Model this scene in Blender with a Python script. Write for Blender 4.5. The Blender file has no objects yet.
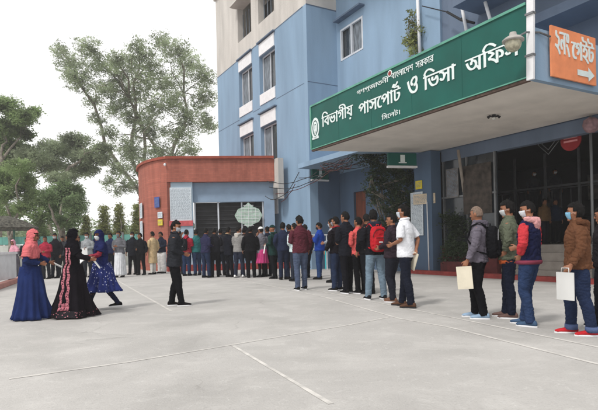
import bpy, bmesh, math, random
from mathutils import Vector, Matrix, noise
R = math.radians
random.seed(7)
scene = bpy.context.scene
COL = scene.collection

# ---------------------------------------------------------------- camera
CAM_H = 1.18; F = 510.0; ROLL = R(1.3); H0 = 243.0; CX, CY = 299.0, 205.0
cd = bpy.data.cameras.new('camera'); cam = bpy.data.objects.new('camera', cd); COL.objects.link(cam)
cd.sensor_width = 36; cd.lens = F / 598 * 36; cd.shift_y = (H0 - CY) / 598; cd.clip_end = 3000; cd.clip_start = .05
cam.location = (0, 0, CAM_H)
cam.rotation_euler = (Matrix.Rotation(R(90), 3, 'X') @ Matrix.Rotation(-ROLL, 3, 'Z')).to_euler()
scene.camera = cam
# ---------------------------------------------------------------- world, sun, exposure
SUN_EL, SUN_AZ = R(52), R(-140)          # direction the light comes from (azimuth from +Y, clockwise)
w = bpy.data.worlds.new('World'); scene.world = w; w.use_nodes = True
nt = w.node_tree; bg = nt.nodes['Background']
sky = nt.nodes.new('ShaderNodeTexSky'); sky.sky_type = 'NISHITA'; sky.sun_disc = False
sky.sun_elevation = SUN_EL; sky.sun_rotation = SUN_AZ; sky.air_density = 1.5; sky.dust_density = 4
mx = nt.nodes.new('ShaderNodeMixRGB'); mx.inputs[0].default_value = .95; mx.inputs[2].default_value = (11.0, 10.95, 10.9, 1)
nt.links.new(sky.outputs[0], mx.inputs[1]); nt.links.new(mx.outputs[0], bg.inputs[0]); bg.inputs[1].default_value = .088
sl = bpy.data.lights.new('sun', 'SUN'); sl.energy = 1.6; sl.angle = R(9); sl.color = (1, .97, .93)
so = bpy.data.objects.new('sun', sl); COL.objects.link(so)
sd = Vector((math.sin(SUN_AZ) * math.cos(SUN_EL), math.cos(SUN_AZ) * math.cos(SUN_EL), math.sin(SUN_EL)))
so.rotation_euler = sd.to_track_quat('Z', 'Y').to_euler(); so.location = (0, 0, 40)
vs = scene.view_settings; vs.view_transform = 'Standard'; vs.look = 'None'; vs.gamma = 1; vs.exposure = .32; scene.cycles.volume_bounces = 3; vs.use_curve_mapping = False

# ---------------------------------------------------------------- pixel helpers (photo 598x410) -> real points
def unroll(px, py):
    dx, dy = px - CX, CY - py
    c, s = math.cos(ROLL), math.sin(ROLL)
    return dx * c + dy * s, (H0 - CY) + (-dx * s + dy * c)       # right of axis, above horizon
def at(px, py, Y):
    x, y = unroll(px, py); return Vector((x * Y / F, Y, CAM_H + y * Y / F))
def G(px, py, z=0.0):
    x, y = unroll(px, py); Y = F * (CAM_H - z) / -y; return Vector((x * Y / F, Y, z))

# ---------------------------------------------------------------- materials
MATS = {}
def s2l(c):
    return tuple(((v / 255 / 12.92) if v <= 10 else ((v / 255 + .055) / 1.055) ** 2.4) for v in c)
def mat(name, col, rough=.8, var=.12, scale=3.0, bump=.0, bscale=40, metal=0.0, spec=.3, col2=None, dirt=0.0, streak=False):
    """procedural surface: base colour broken up by two noises, optional second colour, stains and bump"""
    if name in MATS: return MATS[name]
    m = bpy.data.materials.new(name); m.use_nodes = True; n = m.node_tree; b = n.nodes['Principled BSDF']
    b.inputs['Roughness'].default_value = rough; b.inputs['Metallic'].default_value = metal
    b.inputs['Specular IOR Level'].default_value = spec
    tc = n.nodes.new('ShaderNodeTexCoord')
    no = n.nodes.new('ShaderNodeTexNoise'); no.inputs['Scale'].default_value = scale; no.inputs['Detail'].default_value = 6
    src = tc.outputs['Object']
    if streak:
        mp = n.nodes.new('ShaderNodeMapping'); mp.inputs['Scale'].default_value = (1, 1, .18)
        n.links.new(src, mp.inputs[0]); src = mp.outputs[0]
    n.links.new(src, no.inputs['Vector'])
    cr = n.nodes.new('ShaderNodeValToRGB'); n.links.new(no.outputs['Fac'], cr.inputs[0])
    c2 = col2 if col2 else tuple(v * (1 - var * 2) for v in col)
    c1 = col if col2 else tuple(min(1, v * (1 + var)) for v in col)
    cr.color_ramp.elements[0].position = .32; cr.color_ramp.elements[1].position = .66
    cr.color_ramp.elements[0].color = (*c2, 1); cr.color_ramp.elements[1].color = (*c1, 1)
    out = cr.outputs[0]
    if dirt:
        n2 = n.nodes.new('ShaderNodeTexNoise'); n2.inputs['Scale'].default_value = scale * .35; n2.inputs['Detail'].default_value = 8
        n2.inputs['Roughness'].default_value = .7
        n.links.new(src, n2.inputs['Vector'])
        r2 = n.nodes.new('ShaderNodeValToRGB'); r2.color_ramp.elements[0].position = .5; r2.color_ramp.elements[1].position = .75
        n.links.new(n2.outputs['Fac'], r2.inputs[0])
        mu = n.nodes.new('ShaderNodeMath'); mu.operation = 'MULTIPLY'; mu.inputs[1].default_value = dirt; n.links.new(r2.outputs[0], mu.inputs[0])
        mi = n.nodes.new('ShaderNodeMixRGB'); n.links.new(mu.outputs[0], mi.inputs[0]); n.links.new(out, mi.inputs[1])
        mi.inputs[2].default_value = (*(v * .45 for v in col), 1); out = mi.outputs[0]
    n.links.new(out, b.inputs['Base Color'])
    if bump:
        nb = n.nodes.new('ShaderNodeTexNoise'); nb.inputs['Scale'].default_value = bscale; nb.inputs['Detail'].default_value = 4
        n.links.new(tc.outputs['Object'], nb.inputs['Vector'])
        bp = n.nodes.new('ShaderNodeBump'); bp.inputs['Strength'].default_value = bump; bp.inputs['Distance'].default_value = .02
        n.links.new(nb.outputs['Fac'], bp.inputs['Height']); n.links.new(bp.outputs[0], b.inputs['Normal'])
    MATS[name] = m; return m
def cloth(rgb, rough=.9):
    k = 'cloth_%d_%d_%d' % rgb
    g = sum(rgb) / 3; c = tuple(v * .86 + g * .14 for v in rgb)
    return mat(k, s2l(c), rough=rough, var=.09, scale=7, bump=.4, bscale=70, spec=.05)
def dots(name, base, spot, scale=16, size=.28):
    """printed cloth: random spots of a second colour"""
    m = mat(name, s2l(base), rough=.9, var=.1, scale=8); n = m.node_tree; b = n.nodes['Principled BSDF']
    if n.nodes.get('spots'): return m
    old = b.inputs['Base Color'].links[0].from_socket
    tc = n.nodes.new('ShaderNodeTexCoord'); v = n.nodes.new('ShaderNodeTexVoronoi'); v.name = 'spots'; v.inputs['Scale'].default_value = scale
    n.links.new(tc.outputs['Object'], v.inputs['Vector'])
    lt = n.nodes.new('ShaderNodeMath'); lt.operation = 'LESS_THAN'; lt.inputs[1].default_value = size; n.links.new(v.outputs['Distance'], lt.inputs[0])
    mi = n.nodes.new('ShaderNodeMixRGB'); n.links.new(lt.outputs[0], mi.inputs[0]); n.links.new(old, mi.inputs[1]); mi.inputs[2].default_value = (*s2l(spot), 1)
    n.links.new(mi.outputs[0], b.inputs['Base Color']); return m
SKIN = mat('brown_skin', s2l((146, 98, 72)), rough=.55, var=.08, scale=12, bump=.1, bscale=90, spec=.35)
HAIR = mat('black_hair', (.008, .007, .0065), rough=.7, var=.3, scale=30, bump=.6, bscale=120, spec=.15)

# ---------------------------------------------------------------- object helpers
def smooth(me, ang=None):
    for p in me.polygons: p.use_smooth = True
    return me
def link(name, me, m=None, parent=None):
    o = bpy.data.objects.new(name, me); COL.objects.link(o)
    if m is not None:
        me.materials.clear(); me.materials.append(m)
    if parent is not None: o.parent = parent
    return o
def empty(name, loc=(0, 0, 0), rz=0.0):
    o = bpy.data.objects.new(name, None); COL.objects.link(o); o.location = loc; o.rotation_euler = (0, 0, rz); o.empty_display_size = .2
    return o
def tag(o, label, cat, group=None, kind=None):
    if label: o['label'] = label
    if cat: o['category'] = cat
    if group: o['group'] = group
    if kind: o['kind'] = kind
    return o
class MB:
    """collects simple shapes, then links them as one mesh"""
    def __init__(s): s.v = []; s.f = []
    def add(s, vs, fs):
        k = len(s.v); s.v += [tuple(p) for p in vs]; s.f += [tuple(i + k for i in f) for f in fs]; return s
    def box(s, x0, x1, y0, y1, z0, z1, fn=None):
        P = [Vector((x, y, z)) for z in (z0, z1) for y in (y0, y1) for x in (x0, x1)]
        if fn: P = [fn(p) for p in P]
        return s.add(P, [(0, 2, 3, 1), (4, 5, 7, 6), (0, 1, 5, 4), (2, 6, 7, 3), (0, 4, 6, 2), (1, 3, 7, 5)])
    def prism(s, poly, z0, z1):
        n = len(poly); P = [(x, y, z0) for x, y in poly] + [(x, y, z1) for x, y in poly]
        return s.add(P, [tuple(range(n - 1, -1, -1)), tuple(range(n, 2 * n))] + [(i, (i + 1) % n, n + (i + 1) % n, n + i) for i in range(n)])
    def tube(s, pts, rad, seg=8, cap=True):
        pts = [Vector(p) for p in pts]
        if not hasattr(rad, '__len__'): rad = [rad] * len(pts)
        rings = []; up = None
        for i, p in enumerate(pts):
            d = (pts[min(i + 1, len(pts) - 1)] - pts[max(i - 1, 0)])
            d = d.normalized() if d.length > 1e-6 else Vector((0, 0, 1))
            if up is None: up = d.orthogonal().normalized()
            up = (up - d * up.dot(d)); up = up.normalized() if up.length > 1e-5 else d.orthogonal().normalized()
            sd_ = d.cross(up); r = rad[i]
            rings.append([p + (up * math.cos(a) + sd_ * math.sin(a)) * r for a in [2 * math.pi * k / seg for k in range(seg)]])
        return s.rings(rings, cap)
    def rings(s, rings, cap=True):
        n = len(rings[0]); vs_ = [p for r in rings for p in r]; fs = []
        for i in range(len(rings) - 1):
            for k in range(n):
                a = i * n + k; b = i * n + (k + 1) % n; fs.append((a, b, b + n, a + n))
        if cap: fs += [tuple(range(n - 1, -1, -1)), tuple(range((len(rings) - 1) * n, len(rings) * n))]
        return s.add(vs_, fs)
    def ell(s, c, r, seg=12, rin=8, fn=None):
        c = Vector(c); rings = []
        for i in range(rin + 1):
            th = math.pi * (i + .0) / rin; th = min(max(th, .08), math.pi - .08)
            ring = []
            for k in range(seg):
                a = 2 * math.pi * k / seg; d = Vector((math.sin(th) * math.cos(a), math.sin(th) * math.sin(a), -math.cos(th)))
                p = Vector((d.x * r[0], d.y * r[1], d.z * r[2]))
                if fn: p = fn(p, d)
                ring.append(c + p)
            rings.append(ring)
        return s.rings(rings)
    def mesh(s, name):
        me = bpy.data.meshes.new(name); me.from_pydata(s.v, [], s.f); me.validate(); me.update(); return me
    def build(s, name, m, parent=None, sm=False, bevel=0):
        me = s.mesh(name)
        if bevel:
            bm = bmesh.new(); bm.from_mesh(me); bmesh.ops.bevel(bm, geom=bm.edges[:], offset=bevel, segments=2, affect='EDGES', profile=.6); bm.to_mesh(me); bm.free()
        if sm: smooth(me)
        return link(name, me, m, parent)
def remesh(mb, voxel, it=3, wr=0.0, ws=9.0, seed=0):
    """melt overlapping closed shapes into one continuous smooth skin, with cloth folds"""
    me0 = mb.mesh('tmp'); o = bpy.data.objects.new('tmp', me0); COL.objects.link(o)
    md = o.modifiers.new('r', 'REMESH'); md.mode = 'VOXEL'; md.voxel_size = voxel; md.adaptivity = 0
    if it:
        sm_ = o.modifiers.new('s', 'SMOOTH'); sm_.factor = .5; sm_.iterations = it
    dg = bpy.context.evaluated_depsgraph_get(); me = bpy.data.meshes.new_from_object(o.evaluated_get(dg))
    bpy.data.objects.remove(o); bpy.data.meshes.remove(me0)
    if wr:
        off = Vector((seed * 3.1, seed * 1.7, seed * .9)); nrm = [v.normal.copy() for v in me.vertices]
        for v, nn in zip(me.vertices, nrm):
            p = v.co
            q = Vector((p.x * ws, p.y * ws, p.z * ws * 1.9)) + off
            q += noise.noise_vector(p * 4 + off) * 1.2
            a = max(0, 1 - abs(noise.noise(q)) * 3.2); b = noise.noise(q * 2.1); c = max(0, 1 - abs(noise.noise(q * 1.7 + off)) * 4)
            v.co = p + nn * wr * (.45 - 1.15 * a * a - .45 * c * c + .5 * b)
    smooth(me); return me

# frame of the office building: u runs along its front (away to the left), v into the building
O2 = Vector((.585, 17.35, 0)); D1 = Vector((-.49, .8717, 0)); D2 = Vector((.8717, .49, 0))
UVROT = math.atan2(D2.y, D2.x)
def W(u, v, z=0.0): return O2 + D1 * u + D2 * v + Vector((0, 0, z))
def wf(p): return W(p.x, p.y, p.z)

# ================================================================= GROUND
def ground():
    me = bpy.data.meshes.new('ground'); n = 40
    xs = [-400, -150, -60, -30] + [x for x in range(-24, 25, 4)] + [30, 60, 150, 400]
    ys = [-60, -20, -6] + [y for y in range(0, 40, 4)] + [48, 70, 120, 300, 900]
    v = [(x, y, 0) for y in ys for x in xs]; nx = len(xs)
    f = [(j * nx + i, j * nx + i + 1, (j + 1) * nx + i + 1, (j + 1) * nx + i) for j in range(len(ys) - 1) for i in range(nx - 1)]
    me.from_pydata(v, [], f); me.update()
    m = mat('worn_concrete', s2l((179, 176, 172)), rough=.9, var=.05, scale=.55, bump=.25, bscale=55, dirt=.0)
    nt = m.node_tree; b = nt.nodes['Principled BSDF']; old = b.inputs['Base Color'].links[0].from_socket
    tc = nt.nodes.new('ShaderNodeTexCoord')
    def nz(sc, lo, hi, det=8, dist=0.0, rough=.62):
        a = nt.nodes.new('ShaderNodeTexNoise'); a.inputs['Scale'].default_value = sc; a.inputs['Detail'].default_value = det
        a.inputs['Distortion'].default_value = dist; a.inputs['Roughness'].default_value = rough
        nt.links.new(tc.outputs['Object'], a.inputs['Vector'])
        c = nt.nodes.new('ShaderNodeMapRange'); c.inputs[1].default_value = lo; c.inputs[2].default_value = hi; nt.links.new(a.outputs['Fac'], c.inputs[0]); return c.outputs[0]
    def mixc(fac, k, colr, prev):
        mu = nt.nodes.new('ShaderNodeMath'); mu.operation = 'MULTIPLY'; mu.inputs[1].default_value = k; nt.links.new(fac, mu.inputs[0])
        mi = nt.nodes.new('ShaderNodeMixRGB'); nt.links.new(mu.outputs[0], mi.inputs[0]); nt.links.new(prev, mi.inputs[1]); mi.inputs[2].default_value = (*colr, 1); return mi.outputs[0]
    c = mixc(nz(2.2, .50, .72, 10, .6), .34, (.62, .60, .57), old)       # pale scuffed patches
    c = mixc(nz(.5, .45, .7, 10, 1.0), .36, (.24, .23, .215), c)         # grey stains
    c = mixc(nz(26, .55, .75, 4), .30, (.24, .23, .22), c)               # grit
    c = mixc(nz(7, .60, .72, 12, 2.5), .30, (.7, .69, .66), c)           # cement scars
    vr = nt.nodes.new('ShaderNodeTexVoronoi'); vr.feature = 'DISTANCE_TO_EDGE'; vr.inputs['Scale'].default_value = .22
    wn_ = nt.nodes.new('ShaderNodeTexNoise'); wn_.inputs['Scale'].default_value = 1.6; wn_.inputs['Detail'].default_value = 8; nt.links.new(tc.outputs['Object'], wn_.inputs['Vector'])
    va = nt.nodes.new('ShaderNodeVectorMath'); va.operation = 'MULTIPLY_ADD'; va.inputs[1].default_value = (1.1, 1.1, 0); nt.links.new(wn_.outputs['Color'], va.inputs[0]); nt.links.new(tc.outputs['Object'], va.inputs[2]); nt.links.new(va.outputs[0], vr.inputs['Vector'])
    ck = nt.nodes.new('ShaderNodeMapRange'); ck.inputs[1].default_value = .0015; ck.inputs[2].default_value = .004; ck.inputs[3].default_value = 1; ck.inputs[4].default_value = 0; nt.links.new(vr.outputs['Distance'], ck.inputs[0])
    mk = nt.nodes.new('ShaderNodeMath'); mk.operation = 'MULTIPLY'; nt.links.new(ck.outputs[0], mk.inputs[0]); nt.links.new(nz(.9, .48, .62, 3), mk.inputs[1])
    c = mixc(mk.outputs[0], .3, (.16, .15, .14), c)                     # hairline cracks
    c = mixc(nz(3.2, .57, .66, 12, 3.5, .75), .30, (.66, .65, .62), c)   # trowel scars
    c = mixc(nz(60, .62, .70, 2), .35, (.2, .19, .18), c)                # specks
    nt.links.new(c, b.inputs['Base Color'])
    o = link('ground', me, m); tag(o, None, None, kind='structure')
ground()
LINE = mat('faded_line_paint', s2l((212, 208, 202)), rough=.85, scale=6, col2=s2l((180, 177, 172)))
LINE2 = mat('faint_line_paint', s2l((206, 202, 196)), rough=.85, scale=5, col2=s2l((180, 177, 172)))
def strip(pts, wd, m, z=.003):
    P = [G(*p) for p in pts]; P = [Vector((p.x, p.y, z)) for p in P]; L = []; Rr = []; seg = []
    for i in range(len(P) - 1):
        n_ = max(1, int((P[i + 1] - P[i]).length / .25)); seg += [P[i].lerp(P[i + 1], k / n_) for k in range(n_)]
    seg.append(P[-1])
    for i, p in enumerate(seg):
        d = (seg[min(i + 1, len(seg) - 1)] - seg[max(0, i - 1)]).normalized(); s_ = Vector((-d.y, d.x, 0)); j = wd * .5 * (1 + .35 * noise.noise(p * 3.1))
        L.append(p + s_ * j); Rr.append(p - s_ * j)
    n = len(seg); me = bpy.data.meshes.new('floor_line'); me.from_pydata(L + Rr, [], [(n + i, n + i + 1, i + 1, i) for i in range(n - 1)]); me.update()
    if me.polygons[0].normal.z < 0: me.flip_normals()
    o = link('floor_line', me, m); o['kind'] = 'structure'; return o
strip([(10, 379), (130, 362), (232, 345), (350, 325), (389, 317.4)], .045, LINE2)
strip([(233.5, 345.6), (332, 404)], .04, LINE)
strip([(112, 277), (172, 311)], .05, LINE2)
strip([(238, 279), (325, 297), (400, 318.5), (449, 327), (598, 364), (640, 375)], .05, LINE)
strip([(300, 287), (426, 312), (598, 347), (640, 356)], .05, LINE)

# ================================================================= OFFICE BUILDING
BLUE = mat('pale_blue_render', s2l((138, 163, 187)), rough=.85, var=.06, scale=1.3, bump=.2, bscale=30, dirt=.34, streak=True)
BLUEW = mat('pale_blue_side_render', s2l((133, 158, 182)), rough=.85, var=.06, scale=1.3, bump=.2, bscale=30, dirt=.34, streak=True)
SHADEB = mat('shaded_blue_render', s2l((104, 118, 138)), rough=.85, var=.06, scale=1.5, bump=.15, bscale=30, dirt=.3, streak=True)  # wall blue darkened: shade of bay and overhangs put into the colour
BARE = mat('bare_grey_concrete', s2l((198, 193, 187)), rough=.95, var=.07, scale=2.0, bump=.5, bscale=12, dirt=.5, streak=True)
WHITEP = mat('white_panel', s2l((228, 228, 230)), rough=.7, var=.04, scale=4, dirt=.15)
DARK = mat('dark_void', (.02, .022, .026), rough=.6, var=.2, scale=3)
GLASSD = mat('dark_window_glass', (.035, .042, .05), rough=.15, var=.3, scale=1.2, spec=.6)
CURT = mat('grey_curtain', s2l((120, 128, 136)), rough=.8, var=.25, scale=14, streak=True)
JOINT = mat('joint_line_grey', s2l((96, 112, 132)), rough=.9, var=.1)
FRAMEW = mat('aluminium_frame', s2l((206, 210, 216)), rough=.4, var=.05, spec=.5)
SOFF = mat('beige_soffit', s2l((224, 218, 210)), rough=.9, var=.05, scale=1.2, dirt=.25)
GREEN = mat('sign_green', s2l((4, 86, 76)), rough=.5, var=.08, scale=1.4, dirt=.12)
WLET = mat('white_lettering', s2l((222, 232, 230)), rough=.6, var=.04, scale=5)
RED = mat('red_paint', s2l((146, 62, 58)), rough=.8, var=.15, scale=5, dirt=.3)
DOORB = mat('brown_door_wood', s2l((116, 62, 44)), rough=.6, var=.2, scale=6, streak=True)
GREYM = mat('grey_metal', s2l((120, 122, 124)), rough=.5, var=.1, metal=.4)
BLACKP = mat('black_paint', (.018, .018, .02), rough=.6, var=.2)

off = tag(empty('office_building', W(0, 4)), 'pale blue passport office block with bare grey concrete top storeys and deep entrance porch', 'building')
INV = Matrix.Translation(-off.location)
def bput(name, mb, m, parent=off, sm=False):
    mb.v = [tuple(Vector(p) - off.location) for p in mb.v]
    return mb.build(name, m, parent, sm)
TU0, TU1, TV = 4.84, 15.7, 2.5
def tower_t(px, py):       # pixel on the tower's long wall -> (u,z)
    x, y = unroll(px, py); k = x / F
    a = O2 + D2 * TV; u = (k * a.y - a.x) / (D1.x - k * D1.y); Y = a.y + D1.y * u
    return u, CAM_H + y * Y / F
# window column ranges (u) and rows (z)
ca = (tower_t(253.5, 90)[0], tower_t(240, 90)[0]); cb = (tower_t(276.5, 80)[0], tower_t(260.5, 80)[0])
ZB = 11.75; ZT = 16.6
# per column: openings from bottom to top; storey height 3.4
def rows():
    r = []
    for k, zt in enumerate((4.6 + 3.05, 4.6 + 3.05 + 3.35, 4.6 + 3.05 + 6.7 + .1)): r.append(zt)
    return r
lint_b = tower_t(280, 105)[1]; lint_b2 = tower_t(275, 32)[1]
print('ROWS', ca, cb, lint_b, lint_b2, tower_t(277, 85), tower_t(278, 97), tower_t(280, 119), tower_t(275, 46), tower_t(222, 73), tower_t(276, 32), tower_t(251, 4), tower_t(251, 42), tower_t(218,5))
FH = lint_b2 - lint_b                    # storey height
us = [TU0, cb[0], cb[1], ca[0], ca[1], TU1]
# tower built as wall piers and spandrels round real openings
def pier(u0, u1, z0, z1, m, name='wall'):
    mb = MB(); mb.box(u0, u1, TV, TV + .35, z0, z1, wf); return bput(name, mb, m)
pier(TU0, cb[0], 0, ZB, BLUEW); pier(TU0, cb[0], ZB, ZT, BARE)
pier(cb[1], ca[0], 0, ZB, BLUEW); pier(cb[1], ca[0], ZB, ZT, BARE)
pier(ca[1], TU1, 0, ZB, BLUEW); pier(ca[1], TU1, ZB, ZT, BARE)
# openings per column
WIN_H = (lint_b2 - (tower_t(275, 32)[1] - tower_t(275, 46)[1])) - tower_t(277, 85)[1]
LH = tower_t(275, 32)[1] - tower_t(275, 46)[1]; SH = tower_t(277, 85)[1] - tower_t(278, 97)[1]
for (u0, u1) in (cb, ca):
    for k in range(-1, 3):
        lt = lint_b + FH * k            # top of the lintel panel of this storey
        wt = lt - LH; wb = wt - WIN_H; sb = wb - SH
        bare = k == 2; base_prev = (lt - FH)
        if k == 2: lt_ = 16.6
        wallm = BARE if bare else BLUEW
        if k == -1:
            pier(u0, u1, 0, max(.1, lt - LH), BLUEW, 'wall'); mb = MB(); mb.box(u0, u1, TV - .05, TV - .003, lt - LH - .9, lt, wf); bput('white_panel', mb, WHITEP)
            pier(u0, u1, lt - LH, lt, BLUEW); continue
        pier(u0, u1, base_prev + (0 if k < 2 else 0), wb, wallm if k < 2 else BARE)     # spandrel under the opening
        if not bare:
            pier(u0, u1, wt, lt, BLUEW)
            for z0, z1 in ((wt, lt), (sb, wb)):
                mb = MB(); mb.box(u0 + .04, u1 - .04, TV - .04, TV - .003, z0 + .03, z1 - .03, wf); bput('white_panel', mb, WHITEP)
            # hood over the lintel
            mb = MB(); mb.box(u0 - .06, u1 + .06, TV - .14, TV - .003, lt + .01, lt + .07, wf); bput('window_hood', mb, JOINT)
            wn = MB(); wn.box(u0, u1, TV + .26, TV + .30, wb, wt, wf); wo = bput('window', wn, GLASSD)
            fr = MB(); um = (u0 + u1) / 2
            for a in (u0 + .02, um - .03, u1 - .08): fr.box(a, a + .06, TV + .19, TV + .24, wb, wt, wf)
            for a in (wb, wt - .06): fr.box(u0 + .02, u1 - .02, TV + .185, TV + .235, a, a + .06, wf)
            fr.v = [tuple(Vector(p) - off.location) for p in fr.v]; fr.build('frame', FRAMEW, wo)
            cu_ = MB(); cu_.box(um + .1, u1 - .1, TV + .245, TV + .255, wb, wt - .1, wf); cu_.v = [tuple(Vector(p) - off.location) for p in cu_.v]; cu_.build('curtain', CURT, wo)
        else:
            wt2 = 14.9 if False else wt
            pier(u0, u1, wt2, ZT, BARE)
            mb = MB(); mb.box(u0 - .1, u1 + .1, TV - .45, TV - .003, wt2 + .0, wt2 + .1, wf); bput('window_hood', mb, BARE)
            wn = MB(); wn.box(u0, u1, TV + 1.2, TV + 1.25, wb, wt2, wf); wo = bput('window_opening', wn, DARK)
            bb = MB()
            for q in range(5): bb.box(u0 + .1 + q * (u1 - u0 - .2) / 4, u0 + .14 + q * (u1 - u0 - .2) / 4, TV + .3, TV + .34, wb, wt2 - .3, wf)
            bb.v = [tuple(Vector(p) - off.location) for p in bb.v]; bb.build('window_bar', CURT, wo)
# tower core, end wall, roof
mb = MB(); mb.box(TU0 + .0, TU1, TV + 1.3, 14, 0, ZT - .01, wf); bput('tower_core', mb, BARE)
def endwall(v0, v1, z0, z1, m, u=TU0, t=.3, name='wall'):
    mb = MB(); mb.box(u - t + .0, u - .004, v0, v1, z0, z1, wf); return bput(name, mb, m)
LOWB = mat('shaded_blue_lower_wall', s2l((84, 104, 128)), rough=.85, var=.05, scale=1.5, bump=.15, bscale=30, dirt=.3, streak=True)  # canopy shade put into a darker blue for lower walls and column
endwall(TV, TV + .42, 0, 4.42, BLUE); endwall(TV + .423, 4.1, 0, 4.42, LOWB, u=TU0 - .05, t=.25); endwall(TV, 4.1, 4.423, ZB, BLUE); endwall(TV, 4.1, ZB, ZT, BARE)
mb = MB(); mb.box(TU0 - .4, TU1 + .1, TV - .12, 14, ZT, ZT + .18, wf); bput('roof_slab', mb, BARE)
# plaster joints
for z in (lint_b - FH * .0 + .35, lint_b + FH + .4 - .35, ZB - .02):
    for (a, b) in ((TU0, cb[0]), (ca[1], TU1), (cb[1], ca[0])): bput('plaster_joint', MB().box(a, b, TV - .006, TV - .001, z, z + .03, wf), JOINT)
    bput('plaster_joint', MB().box(TU0 - .306, TU0 - .301, TV, 4.1, z, z + .03, wf), JOINT)
# main wing: wall beside the tower with its sliding window, v = 4.1
def wing_t(px, py, v=4.1):
    x, y = unroll(px, py); k = x / F; a = O2 + D2 * v; u = (k * a.y - a.x) / (D1.x - k * D1.y); return u, CAM_H + y * (a.y + D1.y * u) / F
wu0, wz1 = wing_t(363.5, 16); wu1, wz0 = wing_t(342, 60.5)
wz1 = (wz1 + wing_t(341, 30)[1]) / 2; wz0 = (wz0 + wing_t(364, 50)[1]) / 2
print('WIN', wu0, wu1, wz0, wz1)
UE = -1.87; V4 = 4.1
def wing(u0, u1, z0, z1, m=BLUE, v=V4, t=.3, name='wall'):
    mb = MB(); mb.box(u0, u1, v, v + t, z0, z1, wf); return bput(name, mb, m)
wing(wu1, TU0 - .3, 4.3, ZT - 2); wing(UE, wu0, 4.3, ZT - 2); wing(wu0, wu1, 4.3, wz0); wing(wu0, wu1, wz1, ZT - 2)
wn = MB(); wn.box(wu0, wu1, V4 + .12, V4 + .15, wz0, wz1, wf); wo = bput('window', wn, GLASSD)
fr = MB()
for a in (wu0, (wu0 + wu1) / 2 - .04, wu1 - .08): fr.box(a, a + .08, V4 - .02, V4 + .08, wz0, wz1, wf)
for a in (wz0, wz1 - .08): fr.box(wu0 + .002, wu1 - .002, V4 - .015, V4 + .075, a, a + .08, wf)
fr.v = [tuple(Vector(p) - off.location) for p in fr.v]; fr.build('frame', FRAMEW, wo)
cu_ = MB(); cu_.box(wu0 + .1, wu1 - .5, V4 + .1, V4 + .11, wz0, wz1, wf); cu_.v = [tuple(Vector(p) - off.location) for p in cu_.v]; cu_.build('curtain', CURT, wo)
mb = MB(); mb.box(wu0 - .15, wu1 + .15, V4 - .3, V4 - .003, wz1 + .35, wz1 + .42, wf); bput('window_hood', mb, JOINT)
# right bay with its stepped overhangs
wing(-14, UE - .003, 4.3, 6.9, SHADEB, v=V4 + .25)
mb = MB(); mb.box(-14, UE - 1.3, 3.3, 4.6, 6.9, 7.15, wf); bput('overhang_slab', mb, SHADEB)
wing(-14, UE - .9, 7.15, ZT - 2, SHADEB, v=3.55); wing(UE - .9, UE - .003, 6.9, ZT - 2, SHADEB, v=V4 + .1)
mb = MB(); mb.box(-14, UE - 2.2, 2.4, 3.55 - .003, 8.0, 8.2, wf); bput('overhang_slab', mb, SHADEB)
mb = MB(); mb.box(-14.3, TU0, 1.2, 12, ZT - 2, ZT - 1.75, wf); bput('roof_slab', mb, BARE)  # unseen roof, its overhang added to shade the bay
mb = MB(); mb.box(-14, TU0 - .31, 12, 12.3, 0, ZT - 2, wf); bput('back_wall', mb, BARE)
# ground storey below the porch
DW = wing_t(367, 220)[0], wing_t(355, 220)[0]
print('DOOR', DW, wing_t(360, 187)[1])
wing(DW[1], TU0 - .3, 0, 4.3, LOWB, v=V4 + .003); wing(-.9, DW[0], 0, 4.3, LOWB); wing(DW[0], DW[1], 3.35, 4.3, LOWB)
mb = MB(); mb.box(DW[0], DW[1], V4 + .12, V4 + .17, .0, 3.35, wf); dr = bput('door', mb, DOORB)
pn = MB()
for z0, z1 in ((.2, 1.0), (1.2, 2.1), (2.3, 3.2)): pn.box(DW[0] + .1, DW[1] - .1, V4 + .1, V4 + .118, z0, z1, wf)
pn.v = [tuple(Vector(p) - off.location) for p in pn.v]; pn.build('panel', DOORB, dr)
mb = MB(); mb.box(-1.2, 4.5, 1.9, 4.1, 4.42, 4.62, wf); bput('added_shade_slab', mb, BLUE)  # slab added to darken the wall below it
# porch column
CU = wing_t(442, 200)[0], wing_t(425, 200)[0]
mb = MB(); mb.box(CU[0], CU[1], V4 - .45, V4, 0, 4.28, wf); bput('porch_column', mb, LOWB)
# dark shop-front left of the steps
EL = .9
E0 = wing_t(497, 240)[0]
DKRED = mat('dark_red_tile', s2l((92, 34, 34)), rough=.5, var=.2, scale=6)
mb = MB(); mb.box(E0, CU[0] - .002, V4 + .1, V4 + .14, .9, 3.9, wf); bput('glass_front', mb, GLASSD)
mb = MB(); mb.box(E0, CU[0] - .002, V4 + .0, V4 + .3, 0, .9, wf); bput('sill_wall', mb, DKRED)
mb = MB(); mb.box(-14, CU[0] - .002, V4 + .05, V4 + .3, 3.9, 4.29, wf); bput('beam', mb, SHADEB)
mb = MB()
for a in (E0 + .02, (E0 + CU[0]) / 2, CU[0] - .1): mb.box(a, a + .06, V4 + .04, V4 + .1, .9, 3.9, wf)
mb.box(E0, CU[0], V4 + .03, V4 + .09, 2.6, 2.66, wf); bput('glass_frame', mb, GREYM)
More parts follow.
